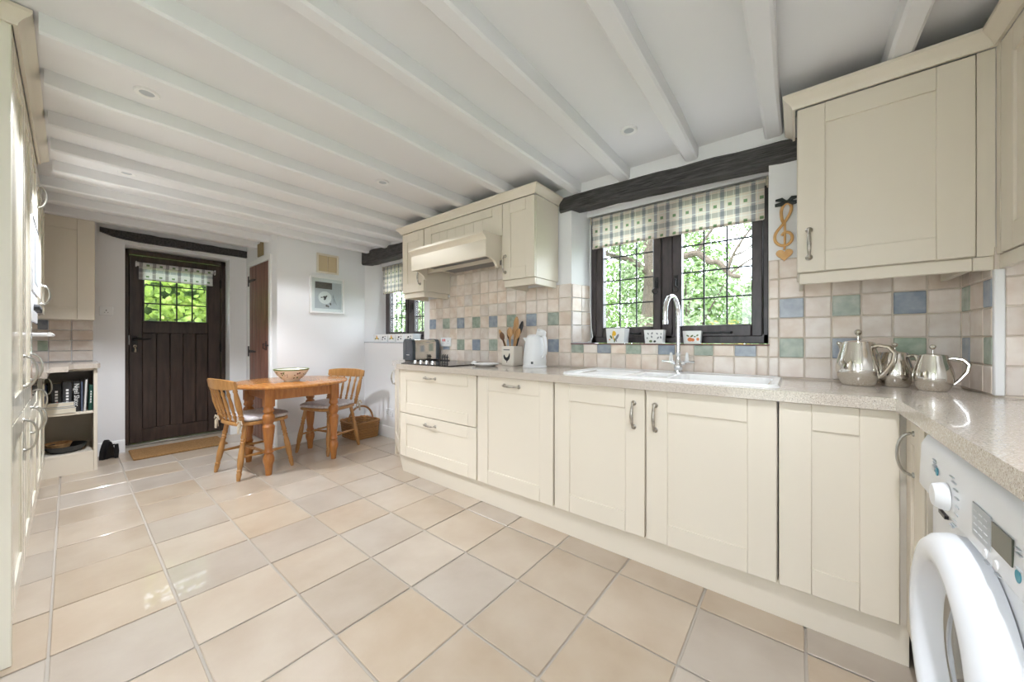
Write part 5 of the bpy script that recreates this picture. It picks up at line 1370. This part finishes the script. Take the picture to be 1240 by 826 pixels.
def bush(name, c, rad, n, size, m, label, cat='bush', seed=1, group=None, clumps=6):
    rng = random.Random(seed)
    t = thing(name, (c[0], c[1], -.14), label, cat, group)
    mb = MB(); mb.recalc = False
    leaves(mb, c, rad, n//2, size, rng)
    for k in range(clumps):
        a = rng.uniform(0, 6.28); z = rng.uniform(-.5, .7)
        cc = (c[0]+rad[0]*.62*math.cos(a), c[1]+rad[1]*.62*math.sin(a), c[2]+rad[2]*z*.8)
        leaves(mb, cc, tuple(r*rng.uniform(.42, .6) for r in rad), n//(2*clumps), size, rng)
    part('foliage', mb, m, t, smooth=False, kind='stuff')
    sm_ = MB()
    for k in range(4): sm_.tube([(c[0]+.05*math.cos(k*1.6), c[1]+.05*math.sin(k*1.6), -.14), (c[0]+.2*rad[0]*math.cos(k*1.6), c[1]+.2*rad[1]*math.sin(k*1.6), c[2]), (c[0]+.5*rad[0]*math.cos(k*1.6), c[1]+.5*rad[1]*math.sin(k*1.6), c[2]+.5*rad[2])], [.035, .025, .012], 6)
    part('stem', sm_, 'bark', t)
    return t
bush('garden_shrub', (-2.85, 5.6, 1.0), (.85, .7, 1.2), 3600, .085, 'leaf', 'bright green shrub low outside the left casement of the sink window', seed=2)
bush('garden_shrub', (-1.35, 5.0, .62), (.72, .55, .92), 2600, .075, 'leaf_p', 'pale green rounded shrub below the oak branch', seed=3)
bush('garden_shrub', (-.95, 6.15, .55), (.42, .35, .88), 1500, .07, 'petal', 'yellow flowering shrub at the foot of the garden hedge', seed=4)
bush('garden_shrub', (-.15, 7.6, .75), (1.0, .6, 1.05), 2400, .08, 'leaf_d', 'dark green clipped shrub under the open sky', seed=5)
bush('garden_shrub', (-1.9, 8.6, 1.5), (1.5, .9, 1.75), 3600, .11, 'leaf_p', 'tall pale green shrub behind the oak trunk', seed=6)
bush('garden_shrub', (-5.2, 9.0, 1.7), (1.6, 1.0, 2.4), 3600, .12, 'leaf', 'tall green shrub at the back of the garden', seed=7)
bush('garden_shrub', (-6.3, 5.0, 1.1), (1.0, .8, 1.6), 3000, .10, 'leaf_p', 'light green shrub outside the window beyond the toaster', seed=8)
bush('garden_shrub', (-9.2, 7.2, 1.5), (1.7, 1.1, 2.3), 3400, .11, 'leaf', 'big green shrub past the far window', seed=9)
for k_, (x_, y_, rx_, rz_, m_, lb_) in enumerate([(-3.0, 11.5, 2.0, 2.6, 'leaf', 'tall rounded tree far behind the old oak'), (-7.2, 12.2, 1.9, 3.0, 'leaf_p', 'tall pale tree at the end of the garden'), (-12.0, 11.0, 2.2, 3.0, 'leaf', 'tall tree beyond the big shrub past the far window'), (-.3, 15.5, 1.6, 1.9, 'leaf_p', 'low rounded tree far beneath the open sky')]):
    bush('garden_tree', (x_, y_, rz_*.95), (rx_, 1.3, rz_), 9000, .17, m_, lb_, 'tree', seed=40+k_)
# oak tree: trunk, limbs, twigs, leaf clusters
tr = thing('oak_tree', (-2.3, 7.0, -.14), 'old oak tree with long bent limb outside the sink window', 'tree')
part('trunk', MB().tube([(-2.35, 7.0, -.14), (-2.30, 7.0, .8), (-2.16, 6.9, 1.7), (-2.10, 6.85, 2.4), (-2.2, 6.9, 3.3), (-2.1, 6.9, 4.2)], [.26, .20, .17, .16, .13, .09], 10), 'bark', tr)
limbs = [([(-2.10, 6.85, 2.35), (-1.80, 6.7, 2.56), (-1.47, 6.5, 2.53), (-1.28, 6.5, 2.55), (-1.10, 6.5, 2.38), (-.98, 6.5, 2.36), (-.81, 6.5, 2.14), (-.68, 6.5, 2.10)], [.10, .085, .075, .07, .06, .055, .045, .035]),
         ([(-.86, 6.5, 2.18), (-.78, 6.45, 2.42), (-.66, 6.4, 2.62), (-.50, 6.4, 2.85), (-.40, 6.4, 3.1)], [.035, .026, .020, .015, .008]),
         ([(-.78, 6.45, 2.42), (-.60, 6.5, 2.50), (-.42, 6.5, 2.70)], [.018, .013, .006]), ([(-.81, 6.5, 2.16), (-.60, 6.5, 2.32), (-.40, 6.5, 2.42), (-.2, 6.5, 2.6)], [.025, .018, .012, .006]),
         ([(-1.28, 6.5, 2.55), (-1.18, 6.5, 2.75), (-1.0, 6.5, 3.0)], [.04, .03, .015]), ([(-1.62, 6.6, 2.55), (-1.70, 6.5, 2.85), (-1.55, 6.5, 3.2)], [.05, .04, .02]),
         ([(-2.1, 6.85, 2.3), (-2.45, 6.6, 2.62), (-2.8, 6.4, 2.75), (-3.2, 6.3, 3.1)], [.09, .07, .05, .02]), ([(-.70, 6.5, 2.55), (-.62, 6.5, 2.8), (-.66, 6.5, 3.0)], [.012, .009, .005]), ([(-.66, 6.4, 2.62), (-.80, 6.4, 2.85)], [.010, .005])]
for p, r in limbs: part('limb', MB().tube(smooth_path(p, 3), [.72*r[min(len(r)-1, int(i/3))] for i in range(len(smooth_path(p, 3)))], 8), 'bark', tr)
lf = MB(); lf.recalc = False; rng = random.Random(12)
for (c, rd, n_) in (((-1.55, 6.5, 3.0), (.55, .4, .28), 420), ((-2.6, 6.3, 2.95), (.7, .5, .35), 700), ((-1.0, 6.5, 3.05), (.5, .4, .22), 200), ((-.5, 6.4, 2.9), (.35, .3, .3), 130), ((-2.2, 6.9, 4.0), (1.4, 1.2, .8), 1500), ((-1.75, 6.6, 2.35), (.35, .25, .2), 220), ((-2.4, 6.4, 2.35), (.3, .25, .3), 260), ((-.35, 6.4, 2.45), (.22, .2, .25), 60)):
    leaves(lf, c, rd, n_, .075, rng, .2)
part('foliage', lf, 'leaf_p', tr, smooth=False, kind='stuff')
# clipped hedge outside the entrance door
hg = thing('garden_hedge', (-6.75, .9, -.14), 'dense leafy hedge close outside the entrance door', 'hedge')
mb = MB(); mb.recalc = False; rng = random.Random(21)
for k in range(4200):
    y = rng.uniform(-1.2, 3.2); z = rng.uniform(.0, 2.5); x = -6.62-rng.random()**2*.30-.10*math.sin(y*5)*math.sin(z*6)
    nrm = Vector((1, rng.uniform(-.7, .7), rng.uniform(-.2, 1.1))).normalized(); t = nrm.cross(Vector((rng.uniform(-1, 1), rng.uniform(-1, 1), rng.uniform(-1, 1)))).normalized(); b = nrm.cross(t)
    s = rng.uniform(.07, .13); p = Vector((x, y, z)); i = len(mb.v)
    mb.v += [tuple(p-t*s*.5), tuple(p-t*s*.15+b*s*.36+nrm*s*.05), tuple(p+t*s*.2+b*s*.28+nrm*s*.05), tuple(p+t*s*.55), tuple(p+t*s*.2-b*s*.28+nrm*s*.05), tuple(p-t*s*.15-b*s*.36+nrm*s*.05)]
    mb.f.append(tuple(range(i, i+6)))
part('foliage', mb, 'leaf_y', hg, smooth=False, kind='stuff')
part('core', MB().box((-7.3, -1.2, -.14), (-6.98, 3.2, 2.4), .05), 'leaf_d', hg)
